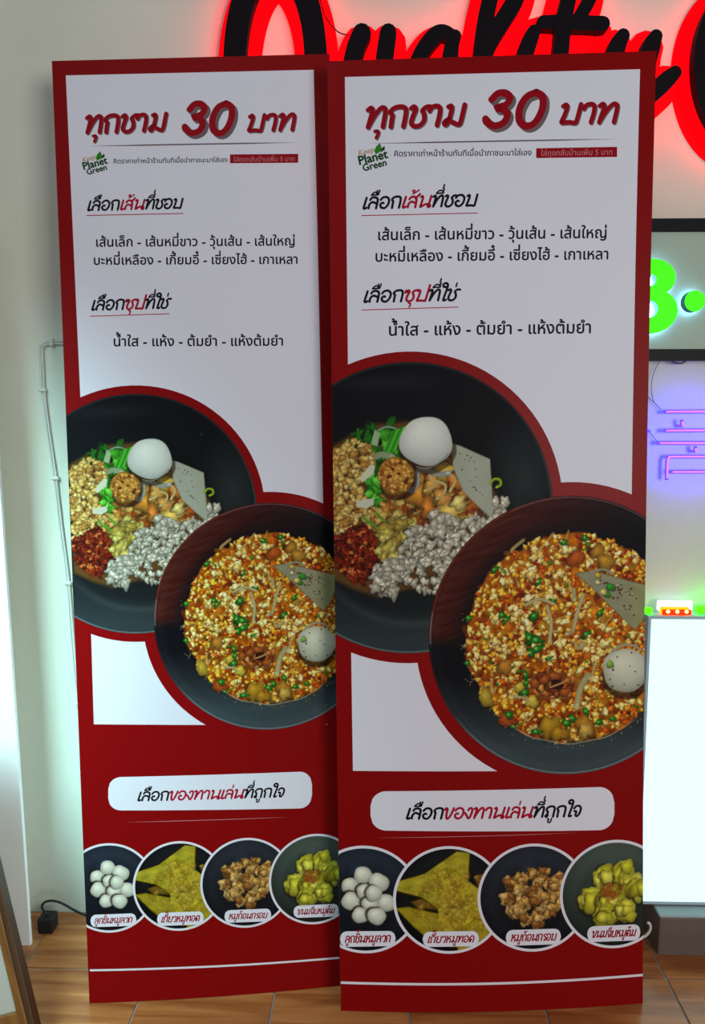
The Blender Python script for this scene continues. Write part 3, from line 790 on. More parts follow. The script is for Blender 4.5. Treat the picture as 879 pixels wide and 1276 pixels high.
# ---- lettering, brush face: my own stroke alphabet (x height = 1)
ARC = [(-.50, 1.20), (-.36, 1.42), (-.14, 1.46), (.0, 1.24), (-.26, 1.22), (-.50, 1.20)]
G = {
'ท': (.88, [[(.0, .90), (.10, 1.0), (.18, .88), (.13, .45), (.07, .02)], [(.10, .12), (.28, .60), (.50, .97), (.66, .96), (.70, .70), (.66, .02)]]),
'ก': (.84, [[(.10, .0), (.11, .40), (.12, .58), (.02, .76), (.16, .96), (.42, 1.02), (.62, .90), (.64, .50), (.60, .0)]]),
'ช': (.74, [[(.0, .92), (.10, 1.0), (.18, .86), (.10, .50), (.06, .18), (.20, .0), (.42, .04), (.56, .28), (.54, .58), (.46, .80), (.62, .97), (.80, .96)]]),
'ซ': (.84, [[(-.02, .78), (.04, .98), (.12, .82), (.20, .99), (.26, .82), (.16, .50), (.12, .18), (.24, .0), (.46, .04), (.60, .28), (.58, .58), (.50, .80), (.66, .97), (.84, 1.0)]]),
'า': (.62, [[(.0, .76), (.08, .94), (.26, 1.0), (.40, .90), (.42, .55), (.36, .02)]]),
'ม': (.94, [[(.12, .94), (.22, .98), (.26, .80), (.20, .30), (.10, .02), (.02, .14), (.16, .28), (.36, .14), (.60, .02), (.68, .20), (.76, 1.02)]]),
'บ': (.86, [[(.02, .90), (.12, .98), (.18, .84), (.12, .40), (.04, .06), (.12, .02), (.34, .04), (.58, .0), (.64, .14), (.72, 1.0)]]),
'ป': (.86, [[(.02, .90), (.12, .98), (.18, .84), (.12, .40), (.04, .06), (.12, .02), (.34, .04), (.58, .0), (.64, .14), (.80, 1.42)]]),
'น': (.94, [[(.04, .92), (.13, .99), (.19, .84), (.12, .30), (.08, .02), (.26, .14), (.46, .26), (.60, .24)], [(.78, 1.0), (.68, .30), (.62, .04), (.74, .0), (.78, .14), (.66, .25), (.52, .24)]]),
'เ': (.36, [[(.16, .98), (.08, .40), (.04, .06), (.14, .0), (.24, .08)]]),
'ล': (.82, [[(.08, .78), (.18, .96), (.40, 1.0), (.60, .86), (.62, .50), (.58, .0)], [(.04, .02), (.06, .34), (.22, .56), (.42, .52), (.60, .40)]]),
'ส': (.86, [[(.08, .74), (.18, .92), (.38, .96), (.56, .82), (.60, .50), (.58, .0)], [(.04, .02), (.06, .30), (.22, .50), (.42, .46), (.60, .36)], [(.50, .84), (.66, 1.0), (.80, 1.18)]]),
'อ': (.82, [[(.02, .76), (.16, .96), (.42, 1.0), (.62, .76), (.60, .34), (.40, .02), (.14, .06), (.04, .30), (.14, .48), (.26, .46)]]),
'ข': (.74, [[(-.04, .84), (.04, 1.0), (.15, .90), (.12, .50), (.16, .06), (.30, .02), (.46, .36), (.62, 1.0)]]),
'ง': (.62, [[(.16, .80), (.26, .98), (.42, .94), (.46, .64), (.38, .20), (.26, .0), (.10, .26), (-.04, .52)]]),
'จ': (.70, [[(.04, .76), (.18, .97), (.42, .98), (.56, .70), (.50, .24), (.34, .0), (.22, .12), (.24, .44), (.08, .50)]]),
'ใ': (.42, [[(.20, 1.22), (.04, 1.26), (.0, 1.46), (.14, 1.58), (.30, 1.46), (.30, 1.10), (.20, .50), (.14, .06), (.22, .0), (.32, .06)]]),
'ถ': (.84, [[(.20, .14), (.10, .0), (.02, .10), (.12, .22), (.16, .48), (.04, .70), (.16, .94), (.42, 1.02), (.62, .90), (.64, .50), (.60, .0)]]),
'ห': (.84, [[(.04, .94), (.13, .99), (.17, .82), (.12, .40), (.08, .0)], [(.12, .38), (.36, .62), (.56, .56), (.60, .30), (.58, .0)], [(.36, .62), (.50, .94), (.66, .98)]]),
'ว': (.68, [[(.04, .80), (.16, .97), (.40, 1.0), (.54, .80), (.54, .36), (.44, .02), (.32, .06)]]),
'ด': (.82, [[(.34, .46), (.22, .48), (.22, .20), (.12, .02), (.02, .36), (.12, .84), (.36, 1.02), (.60, .88), (.64, .50), (.58, .0)]]),
'ต': (.82, [[(.34, .46), (.22, .48), (.22, .20), (.12, .02), (.02, .36), (.10, .86), (.22, .98), (.34, .82), (.48, 1.0), (.62, .84), (.64, .50), (.58, .0)]]),
'ย': (.84, [[(.24, .96), (.10, .98), (.06, .76), (.26, .58), (.10, .44), (.06, .14), (.24, .0), (.52, .02), (.64, .24), (.72, 1.0)]]),
'ร': (.60, [[(.50, .98), (.26, .96), (.10, .80), (.24, .62), (.42, .52), (.44, .22), (.34, .0), (.20, .10)]]),
'3': (.90, [[(.10, .80), (.24, .97), (.46, .98), (.60, .84), (.52, .64), (.26, .54), (.48, .50), (.60, .32), (.52, .10), (.28, .01), (.06, .12), (.0, .22)]]),
'0': (.80, [[(.42, 1.0), (.16, .86), (.02, .50), (.08, .14), (.30, .0), (.52, .12), (.66, .50), (.62, .86), (.42, 1.0)]]),
' ': (.4, []), }
MK = {'ื': [ARC, [(-.14, 1.34), (-.10, 1.62)], [(.0, 1.30), (.06, 1.62)]], 'ี': [ARC, [(-.04, 1.30), (.02, 1.60)]], 'ิ': [ARC],
      'ุ': [[(-.32, -.20), (-.20, -.20), (-.18, -.34), (-.24, -.54)]], 'ู': [[(-.42, -.18), (-.34, -.22), (-.36, -.50), (-.18, -.52), (-.12, -.18)]],
      '่': [[(-.06, 1.24), (-.02, 1.56)]], '้': [[(-.44, 1.46), (-.32, 1.56), (-.30, 1.38), (-.40, 1.24), (-.20, 1.36), (.02, 1.56)]],
      '๊': [[(-.46, 1.30), (-.38, 1.54), (-.28, 1.34), (-.20, 1.54), (-.16, 1.32), (.0, 1.56)]]}
def brush_text(segs, a, b, xh, wid=0.2, shear=0.16, natural=False):
    """segs: [(text, key)] -> {key: pieces}; baseline a..b, x height xh"""
    x = 0; S_ = []; adv_prev = 0; up = False
    for txt, key in segs:
        for ch in txt:
            if ch in MK:
                dy = .42 if (ch in '่้๊' and up) else 0
                for st in MK[ch]: S_.append((key, [(x - .20 + p[0], p[1] + dy) for p in st], .70))
                if ch in 'ืีิ': up = True
            else:
                adv, sts = G[ch]; up = False
                for st in sts: S_.append((key, [(x + p[0], p[1]) for p in st], 1.0))
                x += adv
    x -= .16
    a = np.array(a); b = np.array(b); d = b - a; L_ = np.linalg.norm(d); d = d / L_; nn = np.array([-d[1], d[0]])
    sx = L_ / x
    out = {}
    for q, (key, st, ws) in enumerate(S_):
        P = catmull([(p[0], p[1], 0) for p in st], 5)
        P = [a + d * ((p[0]) * sx + shear * p[1] * xh) + nn * (p[1] * xh) for p in P]
        n = len(P); V = []; F = []; Z = []
        for i, p in enumerate(P):
            t = P[min(i + 1, n - 1)] - P[max(i - 1, 0)]; t = t / (np.linalg.norm(t) + 1e-9)
            m_ = np.array([-t[1], t[0]]); u = i / (n - 1)
            hw = xh * wid * ws * .5 * (.92 + .16 * abs(m_ @ np.array([.8, .6])))
            V += [p + m_ * hw, p - m_ * hw]
        for i in range(n - 1): F.append((2 * i, 2 * i + 1, 2 * i + 3, 2 * i + 2))
        for (c0, t, sgn) in ((P[0], P[0] - P[1], 1), (P[-1], P[-1] - P[-2], 1)):
            t = t / (np.linalg.norm(t) + 1e-9); hw = xh * wid * ws * .5; s0 = len(V); V.append(c0)
            for k in range(9):
                an = -math.pi / 2 + math.pi * k / 8
                V.append(c0 + hw * np.array([t[0] * math.cos(an) - t[1] * math.sin(an), t[0] * math.sin(an) + t[1] * math.cos(an)]))
            F += [(s0, s0 + 1 + k, s0 + 2 + k) for k in range(8)]
        out.setdefault(key, []).append((np.array(V), F, 0.00001 * (q % 6)))
    return out

# ------------------------------------------------------------------ food photographs, painted numerically into per-vertex ink
RNG = np.random.default_rng(7)
class Canvas:
    def __init__(s, x0, y0, x1, y1, cell, col):
        s.x0, s.y0, s.cell = x0, y0, cell
        s.w = int((x1 - x0) / cell) + 1; s.h = int((y1 - y0) / cell) + 1
        s.a = np.empty((s.h, s.w, 3)); s.a[:] = col
        s.X, s.Y = np.meshgrid(x0 + np.arange(s.w) * cell, y0 + np.arange(s.h) * cell)
    def win(s, cx, cy, r):
        i0 = max(0, int((cx - r - s.x0) / s.cell)); i1 = min(s.w, int((cx + r - s.x0) / s.cell) + 2)
        j0 = max(0, int((cy - r - s.y0) / s.cell)); j1 = min(s.h, int((cy + r - s.y0) / s.cell) + 2)
        return (slice(j0, j1), slice(i0, i1)) if i1 > i0 and j1 > j0 else None
    def mix(s, W_, m, col):
        s.a[W_] = s.a[W_] * (1 - m[..., None]) + np.asarray(col) * m[..., None]
    def blob(s, cx, cy, r, col, asp=1.0, rot=0.0, irr=0.15, shade=.35, hi=.2, soft=.6, alpha=1.0, spk=0.0, shadow=.45):
        W_ = s.win(cx, cy, r * max(asp, 1) * 1.4 + 2)
        if W_ is None: return
        dx = s.X[W_] - cx; dy = s.Y[W_] - cy
        c, sn = math.cos(rot), math.sin(rot)
        u = (dx * c + dy * sn) / asp; v = -dx * sn + dy * c
        th = np.arctan2(v, u); p = RNG.uniform(0, 6.28, 3)
        R = r * (1 + irr * (np.sin(2 * th + p[0]) * .4 + np.sin(3 * th + p[1]) * .4 + np.sin(5 * th + p[2]) * .3))
        d = np.hypot(u, v)
        if shadow:
            ds = np.hypot(u - .12 * r, v - .22 * r)
            s.mix(W_, np.clip((R * 1.12 - ds) / (soft * 2), 0, 1) * shadow * alpha, (30, 14, 6))
        m = np.clip((R - d) / soft + .5, 0, 1) * alpha
        q = d / np.maximum(R, .1)
        lit = 1 - shade * np.clip(q, 0, 1) ** 3 + hi * np.clip(1 - np.hypot(dx + .3 * r, dy + .35 * r) / (.7 * r), 0, 1) - .10 * np.clip(dy / r, -1, 1)
        if spk: lit = lit + RNG.normal(0, spk, lit.shape)
        s.mix(W_, m, np.clip(np.asarray(col) * lit[..., None], 0, 255))
    def poly(s, pts, col, soft=.8, alpha=1.0):
        pts = np.array(pts, float); c = pts.mean(0); r = np.abs(pts - c).max() * 1.5
        W_ = s.win(c[0], c[1], r)
        if W_ is None: return None
        X, Y = s.X[W_], s.Y[W_]; ins = np.zeros(X.shape, bool); dist = np.full(X.shape, 1e9)
        for i in range(len(pts)):
            x1_, y1_ = pts[i]; x2_, y2_ = pts[i - 1]
            cnd = ((y1_ > Y) != (y2_ > Y)) & (X < (x2_ - x1_) * (Y - y1_) / ((y2_ - y1_) + 1e-9) + x1_)
            ins ^= cnd
            L2 = (x2_ - x1_) ** 2 + (y2_ - y1_) ** 2
            t = np.clip(((X - x1_) * (x2_ - x1_) + (Y - y1_) * (y2_ - y1_)) / L2, 0, 1)
            dist = np.minimum(dist, np.hypot(X - x1_ - t * (x2_ - x1_), Y - y1_ - t * (y2_ - y1_)))
        sd = np.where(ins, dist, -dist); m = np.clip(sd / soft + .5, 0, 1) * alpha
        if callable(col): col = col(X, Y, sd)
        s.mix(W_, m, col); return W_
    def line(s, pts, wd, col, alpha=1.0, shade=True):
        P = catmull([(p[0], p[1], 0) for p in pts], 8)
        for i in range(len(P) - 1):
            a, b = P[i][:2], P[i + 1][:2]; c = (a + b) / 2
            W_ = s.win(c[0], c[1], np.linalg.norm(b - a) / 2 + wd + 1)
            if W_ is None: continue
            X, Y = s.X[W_], s.Y[W_]; L2 = ((b - a) ** 2).sum() + 1e-9
            t = np.clip(((X - a[0]) * (b[0] - a[0]) + (Y - a[1]) * (b[1] - a[1])) / L2, 0, 1)
            d = np.hypot(X - a[0] - t * (b[0] - a[0]), Y - a[1] - t * (b[1] - a[1]))
            m = np.clip((wd / 2 - d) / .7 + .5, 0, 1) * alpha
            lit = 1 - (.35 * np.clip(d / (wd / 2 + .01), 0, 1) ** 2 if shade else 0)
            s.mix(W_, m, np.asarray(col) * np.asarray(lit)[..., None] if shade else np.asarray(col))
    def radial(s, cx, cy):
        return np.hypot(s.X - cx, s.Y - cy), np.arctan2(s.Y - cy, s.X - cx)
    def speckle(s, amt):
        s.a += RNG.normal(0, amt, s.a.shape[:2])[..., None]
def smooth_noise(X, Y, sc, seed=0):
    r = np.random.default_rng(seed); out = np.zeros(X.shape)
    for k in range(7):
        a = r.uniform(0, 6.28); f_ = r.uniform(.6, 1.8) / sc; out += np.sin((X * math.cos(a) + Y * math.sin(a)) * f_ * 6.28 + r.uniform(0, 6.28))
    return out / 7
def in_poly(pts, n, rng=RNG):
    pts = np.array(pts, float); lo, hi_ = pts.min(0), pts.max(0); out = []
    while len(out) < n:
        p = rng.uniform(lo, hi_)
        if inside(p, pts): out.append(p)
    return out
def shuffled(P):
    P = list(P); P.sort(key=lambda p: p[1] + RNG.uniform(-6, 6)); return P

def paint_dry_bowl():
    c = Canvas(405, 448, 696, 822, .8, (14, 16, 20))
    d, a = c.radial(509, 635); X, Y = c.X, c.Y
    base = np.array([14., 16, 20]); low = np.array([50., 62, 64])
    t = np.clip((Y - 690) / 110, 0, 1)[..., None]
    c.a[:] = base * (1 - t) + low * t * .92
    g2 = np.clip(1 - np.hypot((X - 655) / 60, (Y - 600) / 90), 0, 1)[..., None]
    c.a += g2 * np.array([26, 32, 28])
    # floor of the bowl slightly darker with a soft edge
    db = np.hypot((X - 515) / 1.02, Y - 650)
    c.a *= (1 - .28 * np.clip((128 - db) / 14, 0, 1))[..., None]
    c.a += (np.clip(1 - np.abs(db - 130) / 8, 0, 1) * np.clip((Y - 640) / 120, 0, 1) * 12)[..., None]
    c.a += (np.clip(1 - np.hypot((X - 480) / 90, (Y - 478) / 14), 0, 1) * 14)[..., None]
    # pile of food: soft under colour
    under = [(412, 556), (440, 540), (470, 528), (520, 525), (560, 560), (610, 600), (632, 640), (600, 690), (555, 742), (510, 735), (470, 745), (440, 735), (412, 720)]
    c.poly(under, (92, 62, 26), 6)
    # herbs
    for p in in_poly([(430, 540), (470, 532), (512, 536), (520, 556), (500, 575), (470, 590), (440, 565)], 46):
        c.blob(p[0], p[1], RNG.uniform(4, 8), [(30, 96, 22), (58, 150, 34), (16, 50, 20), (92, 176, 50)][RNG.integers(4)], RNG.uniform(1.2, 2.4), RNG.uniform(0, 3.1), .4, spk=.04)
    for p, q, w_ in (((440, 552), (452, 536), 3), ((450, 556), (447, 534), 3), ((431, 548), (446, 546), 3), ((455, 548), (460, 536), 3)):
        c.line([p, q], w_, (40, 120, 30))
    c.poly([(463, 553), (468, 535), (475, 540), (471, 556)], (150, 178, 130), 1)
    c.line([(472, 536), (482, 532), (493, 534), (500, 542)], 2, (150, 180, 160))
    c.poly([(478, 560), (492, 536), (511, 530), (505, 545), (500, 560), (486, 564)], lambda X, Y, sd: np.stack([60 + 20 * np.sin(X * .9 + Y * .4), 158 + 30 * np.sin(X * .9 + Y * .4), 38 + 0 * X], -1), 1)
    for p in in_poly([(448, 590), (466, 585), (478, 622), (470, 645), (455, 618)], 22):
        c.blob(p[0], p[1], RNG.uniform(3, 6), [(60, 168, 34), (96, 196, 60), (30, 110, 24)][RNG.integers(3)], 1.8, RNG.uniform(0, 3.1), .4, spk=.04)
    # peanuts
    nuts = shuffled(in_poly([(413, 562), (424, 556), (440, 549), (462, 552), (470, 566), (458, 590), (450, 606), (456, 628), (474, 645), (466, 664), (450, 652), (440, 655), (430, 672), (413, 672)], 300))
    for p in nuts:
        r = RNG.uniform(2.2, 4.6); k = RNG.random()
        col = (206, 174, 92) if k < .5 else ((176, 128, 56) if k < .75 else ((220, 196, 124) if k < .93 else (140, 84, 40)))
        c.blob(p[0], p[1], r, col, RNG.uniform(1, 1.6), RNG.uniform(0, 3.1), .35, .38, .22, spk=.05)
    # dried chilli
    for p in shuffled(in_poly([(413, 670), (430, 660), (450, 652), (466, 668), (470, 690), (478, 712), (462, 722), (444, 728), (430, 716), (413, 700)], 420)):
        k = RNG.random(); col = (104, 24, 10) if k < .4 else ((62, 14, 8) if k < .65 else ((140, 44, 16) if k < .9 else (190, 104, 46)))
        c.blob(p[0], p[1], RNG.uniform(1.4, 3.0), col, RNG.uniform(1, 2.2), RNG.uniform(0, 3.1), .35, .3, .3, spk=.08)
    # crisp fried garlic and broth
    for p in shuffled(in_poly([(478, 622), (520, 600), (556, 575), (572, 600), (590, 622), (600, 640), (570, 660), (530, 668), (500, 662), (470, 660)], 230)):
        k = RNG.random(); col = (184, 96, 30) if k < .35 else ((206, 142, 56) if k < .6 else ((140, 62, 20) if k < .8 else (222, 186, 92)))
        c.blob(p[0], p[1], RNG.uniform(2.5, 7), col, RNG.uniform(1, 2.2), RNG.uniform(0, 3.1), .6, .4, .2, alpha=.8, spk=.09)
    for cx_, cy_, r_, col in ((525, 618, 13, (198, 132, 44)), (540, 605, 10, (206, 156, 66)), (555, 588, 10, (220, 186, 70)), (568, 602, 9, (196, 116, 40)), (552, 622, 9, (214, 150, 70)), (535, 635, 10, (196, 120, 44)), (563, 640, 13, (214, 182, 84)), (572, 628, 8, (226, 206, 120))):
        c.blob(cx_, cy_, r_, col, 1.3, RNG.uniform(0, 3), .5, .4, .25, spk=.05)
    for pts in ([(545, 600), (556, 606), (552, 618), (545, 622)], [(560, 590), (568, 600), (562, 612)], [(536, 592), (540, 606), (530, 612)]):
        c.line(pts, 3.4, (232, 206, 130))
    for p in shuffled(in_poly([(470, 655), (490, 645), (520, 655), (510, 672), (496, 702), (486, 704), (470, 690)], 34)):
        c.blob(p[0], p[1], RNG.uniform(4, 8), [(186, 170, 74), (160, 138, 56), (206, 192, 100)][RNG.integers(3)], 1.5, RNG.uniform(0, 3), .5, .4, .2, spk=.05)
    # minced pork
    for reg, n in (([(500, 668), (526, 650), (545, 640), (572, 652), (600, 640), (632, 618), (634, 636), (560, 742), (528, 742), (506, 728), (497, 700), (498, 680)], 240), ([(463, 712), (476, 702), (494, 700), (500, 716), (490, 728), (492, 742), (478, 744), (464, 732)], 60)):
        for p in shuffled(in_poly(reg, n)):
            g_ = RNG.uniform(.82, 1.06)
            c.blob(p[0], p[1], RNG.uniform(3.2, 6.2), (200 * g_, 197 * g_, 174 * g_), RNG.uniform(1, 1.5), RNG.uniform(0, 3), .45, .42, .22, spk=.05, shadow=.55)
    # white radish rings and noodles
    c.line([(500, 596), (512, 612), (520, 604), (521, 590)], 6, (196, 200, 186))
    c.line([(515, 590), (530, 586), (548, 592), (560, 590)], 7, (190, 194, 176))
    c.line([(470, 568), (478, 566), (490, 570)], 8, (176, 202, 150))
    c.poly([(448, 595), (462, 578), (468, 580), (466, 590), (452, 600)], (202, 206, 176), 1.2)
    c.poly([(443, 624), (452, 622), (466, 620), (466, 628), (456, 633), (446, 631)], (196, 200, 176), 1.2)
    # sliced pork loaf
    c.poly([(562, 553), (575, 557), (612, 574), (614, 606), (616, 640), (615, 648), (600, 636), (578, 614), (566, 585)],
           lambda X, Y, sd: (np.array([164., 170, 150]) + 6 * smooth_noise(X, Y, 30, 3)[..., None] - 30 * np.clip(1 - sd / 1.6, 0, 1)[..., None]), 1)
    for p in in_poly([(566, 560), (605, 580), (608, 625), (580, 600)], 16): c.blob(p[0], p[1], RNG.uniform(.6, 1.2), (70, 78, 66), shadow=0)
    # fish ball, fried ball
    c.blob(532, 551, 31, (216, 222, 210), 1.05, .3, .06, .16, .04, 1.2, spk=.012, shadow=.6)
    c.line([(520, 582), (534, 584), (550, 576), (560, 566)], 1.6, (150, 158, 140), .7)
    c.blob(494, 593, 23, (190, 132, 50), 1.0, 0, .10, .35, .12, 1.0, spk=.03, shadow=.6)
    for _ in range(90):
        t = RNG.uniform(0, 6.28); r = 21 * math.sqrt(RNG.random()); k = RNG.random()
        c.blob(494 + r * math.cos(t), 593 + r * math.sin(t), RNG.uniform(1.4, 3), (212, 158, 70) if k < .6 else ((150, 84, 26) if k < .85 else (104, 48, 16)), 1.3, RNG.uniform(0, 3), .3, .3, .2, shadow=.25)
    # sprout curl
    c.line([(612, 604), (617, 599), (624, 600), (625, 606), (620, 609)], 3.2, (176, 214, 44))
    for p in ((452, 643), (462, 650), (470, 640)): c.line([p, (p[0] + 9, p[1] + 9)], 3, (96, 170, 40))
    # rim
    rim = np.clip(1 - np.abs(d - 180.4) / 1.3, 0, 1) * np.clip(.45 + .55 * np.sin(a) + .2, .35, 1)
    c.a = c.a * (1 - .8 * rim[..., None]) + np.array([122, 148, 146]) * .8 * rim[..., None]
    c.speckle(2.0)
    return c, (509, 635), 182

def paint_soup_bowl():
    c = Canvas(533, 617, 812, 972, .8, (14, 14, 18))
    X, Y = c.X, c.Y; d, a = c.radial(709, 793.5)
    nx = (X - 709) / 174; ny = (Y - 793.5) / 174
    dark = np.array([11., 12, 18]); slate = np.array([54., 68, 72]); brown = np.array([66., 22, 16])
    t = np.clip((ny - .25) / .55, 0, 1)[..., None]
    c.a[:] = dark * (1 - t) + slate * t
    left = np.clip((-nx * .75 - ny * .55) * 1.35 - .05, 0, 1)[..., None] * np.clip(1 - (ny + .02) * 12, 0, 1)[..., None] * np.clip((d - 118) / 30, 0, 1)[..., None]
    c.a[:] = c.a * (1 - left) + brown * left
    strk = smooth_noise(X * .4 + Y * .9, Y * .3, 7, 12) * left[..., 0] * 14; c.a += strk[..., None]
    c.a += (np.clip(1 - np.abs(d - 165) / 10, 0, 1) * 8)[..., None]
    # broth
    cx_, cy_ = 712, 796
    rb = 131 * (1 + .015 * np.sin(7 * a) + .01 * np.sin(13 * a + 1))
    db = np.hypot(X - cx_, (Y - cy_) / 1.0)
    m = np.clip((rb - db) / 3, 0, 1)[..., None]
    nz = smooth_noise(X, Y, 28, 5)[..., None]; nz2 = smooth_noise(X, Y, 9, 6)[..., None]
    broth = np.array([158., 92, 20]) + nz * np.array([60, 48, 14]) + nz2 * np.array([26, 14, 6])
    c.a[:] = c.a * (1 - m) + np.clip(broth, 20, 235) * m
    def inbroth(n, rmax=128):
        r = rmax * np.sqrt(RNG.random(n)); t_ = RNG.uniform(0, 6.28, n)
        return np.stack([cx_ + r * np.cos(t_), cy_ + r * np.sin(t_)], 1)
    for p in inbroth(260): c.blob(p[0], p[1], RNG.uniform(4, 9), [(180, 104, 26), (112, 44, 12), (190, 150, 44), (150, 66, 16), (166, 120, 30)][RNG.integers(5)], RNG.uniform(1, 2), RNG.uniform(0, 3.1), .4, .3, .1, 1.5, .55, shadow=.2)
    for p in inbroth(34): c.line([(p[0], p[1]), (p[0] + RNG.uniform(-10, 10), p[1] + RNG.uniform(-14, 14)), (p[0] + RNG.uniform(-16, 16), p[1] + RNG.uniform(-22, 22))], RNG.uniform(2.5, 4.5), (196, 170, 96), .6)
    for p in shuffled(inbroth(1700, 130)):
        k = RNG.random(); fade = np.hypot(p[0] - 712, p[1] - 796) / 130
        if k < .30: col = (224, 206, 132); r = RNG.uniform(1.4, 3.8)
        elif k < .60: col = (222, 174, 62); r = RNG.uniform(1.4, 3.6)
        elif k < .74: col = (150, 40, 12); r = RNG.uniform(1.0, 2.4)
        elif k < .82: col = (196, 92, 26); r = RNG.uniform(1.4, 3.4)
        elif k < .86: col = (234, 220, 164); r = RNG.uniform(2.0, 4.2)
        elif k < .92: col = (206, 120, 30); r = RNG.uniform(1.6, 3.6)
        elif k < .95: col = (62, 130, 30); r = RNG.uniform(1.2, 2.6)
        else: col = (110, 22, 8); r = RNG.uniform(.8, 1.8)
        c.blob(p[0], p[1], r, col, RNG.uniform(1, 1.7), RNG.uniform(0, 3.1), .4, .4, .25, .7, spk=.05, shadow=.5)
    for (x, y) in ((606, 690), (620, 700), (631, 722), (640, 760), (617, 770), (650, 805), (600, 818), (625, 806), (612, 795), (640, 830), (596, 830), (655, 780), (668, 690), (705, 682), (735, 700), (722, 676), (660, 715), (690, 745), (700, 735), (620, 880), (700, 800), (750, 800), (745, 818), (766, 908), (690, 815)):
        if math.hypot(x - 712, y - 796) > 118: continue
        for _ in range(4):
            c.blob(x + RNG.uniform(-6, 6), y + RNG.uniform(-5, 5), RNG.uniform(2, 4.8), (236, 220, 158), RNG.uniform(1, 1.5), RNG.uniform(0, 3), .5, .4, .2, spk=.04)
    mr_ = np.clip((134 - np.hypot(X - 712, Y - 796)) / 3, 0, 1) * .34
    c.a *= 1 - mr_[..., None] * np.clip(.5 - smooth_noise(X, Y, 17, 31), 0, 1)[..., None] * np.array([.55, .85, 1.5])
    cm_ = np.clip((134 - np.hypot(X - 712, Y - 796)) / 3, 0, 1)[..., None]
    c.a = c.a * (1 - cm_) + cm_ * np.clip((c.a - 100) * 1.28 + 118, 8, 250)
    for (x, y, r, col) in ((718, 697, 9, (176, 82, 24)), (745, 690, 8, (170, 120, 36)), (755, 702, 9, (176, 128, 40)), (606, 868, 9, (176, 150, 50)), (685, 906, 12, (172, 132, 30)), (697, 915, 9, (168, 124, 28)), (730, 905, 11, (170, 118, 30)), (630, 830, 8, (180, 120, 40)), (663, 874, 7, (206, 186, 60)), (730, 912, 8, (196, 160, 70)), (632, 896, 9, (160, 70, 20)), (648, 855, 6, (200, 180, 60))):
        c.blob(x, y, r, col, 1.3, RNG.uniform(0, 3), .3, .35, .2, spk=.05)
    # chopped spring onion
    for (x, y, r) in ((626, 765, 4), (631, 771, 4), (666, 767, 5), (661, 795, 7), (668, 797, 6), (669, 808, 6), (662, 813, 4), (585, 768, 4), (617, 709, 4), (672, 725, 3.5), (731, 791, 4.5), (654, 862, 5), (656, 850, 4), (634, 890, 4.5), (668, 912, 4.5), (706, 902, 5), (731, 888, 4), (714, 896, 4), (703, 677, 4), (729, 672, 4), (748, 765, 4), (583, 824, 3.5), (684, 820, 3), (747, 902, 4), (765, 898, 3.5), (690, 748, 3), (640, 905, 3), (655, 840, 4)):
        c.blob(x, y, r * .85, (34, 122, 26), 1.7, RNG.uniform(0, 3), .5, .5, .5, spk=.14)
        c.blob(x - .5, y - .5, r * .4, (110, 190, 80), shadow=0)
    # bean sprouts / noodle strands
    for pts, w_ in (([(727, 742), (720, 762), (714, 785), (706, 790)], 5), ([(682, 755), (687, 775), (685, 800)], 4.5), ([(715, 735), (716, 748)], 5), ([(733, 842), (724, 858), (719, 882)], 8), ([(655, 753), (672, 746), (690, 752)], 4), ([(716, 800), (722, 808), (729, 804), (724, 798)], 3.5), ([(742, 828), (738, 842), (728, 848)], 2.6), ([(636, 865), (650, 868), (662, 874)], 2.6)):
        c.line(pts, w_, (206, 194, 130), .95)
    # slice of loaf
    c.poly([(716, 715), (738, 712), (760, 718), (786, 726), (812, 732), (812, 752), (802, 776), (792, 787), (778, 774), (756, 752), (736, 732)],
           lambda X, Y, sd: (np.array([142., 142, 112]) + 8 * smooth_noise(X, Y, 26, 9)[..., None] + np.clip((X - 770) / 40, 0, 1)[..., None] * np.array([0, 6, -14]) - 46 * np.clip(1 - sd / 1.5, 0, 1)[..., None]), 1)
    c.line([(736, 713), (752, 711), (764, 716)], 2.6, (176, 172, 140))
    for p in in_poly([(730, 720), (808, 738), (795, 775)], 34): c.blob(p[0], p[1], RNG.uniform(.7, 1.7), (86, 62, 34) if RNG.random() < .6 else (196, 186, 140), shadow=0)
    for (x, y, r, col) in ((761, 733, 5, (50, 140, 34)), (757, 742, 4, (60, 140, 34)), (745, 718, 3.5, (206, 168, 60)), (752, 739, 4, (212, 196, 110)), (745, 727, 3, (212, 200, 150))): c.blob(x, y, r, col, 1.1, 0, .2, .4, .3)
    # fried ring
    for i in range(60):
        t_ = RNG.uniform(0, 6.28); rr_ = RNG.uniform(10, 21)
        c.blob(690 + rr_ * 1.25 * math.cos(t_), 852 + rr_ * .85 * math.sin(t_), RNG.uniform(3, 6), [(162, 82, 30), (190, 110, 46), (120, 50, 18), (206, 140, 70)][RNG.integers(4)], 1.4, t_ + 1.57, .35, .4, .25, spk=.06)
    c.blob(694, 853, 6, (52, 22, 12), 1.5, .2, .2, shadow=0); c.line([(686, 856), (698, 852), (706, 848)], 2.4, (214, 160, 90))
    # fish ball in soup
    c.blob(781, 837, 28, (204, 208, 182), 1.04, .4, .07, .2, .04, 1.2, spk=.012, shadow=.7)
    c.line([(762, 814), (774, 806), (790, 806), (800, 812)], 3, (186, 176, 150), .8)
    for p in ((786, 832), (793, 839), (761, 848), (779, 855), (764, 857), (770, 820), (788, 815), (765, 836), (797, 856)): c.blob(p[0], p[1], RNG.uniform(.8, 1.5), (60, 44, 30), shadow=0)
    c.blob(761, 829, 4.5, (130, 170, 70), 1.1, 0, .2, .3, .2)
    # shadow line at far rim of broth, bright meniscus at the near rim
    db = np.hypot(X - cx_, Y - cy_)
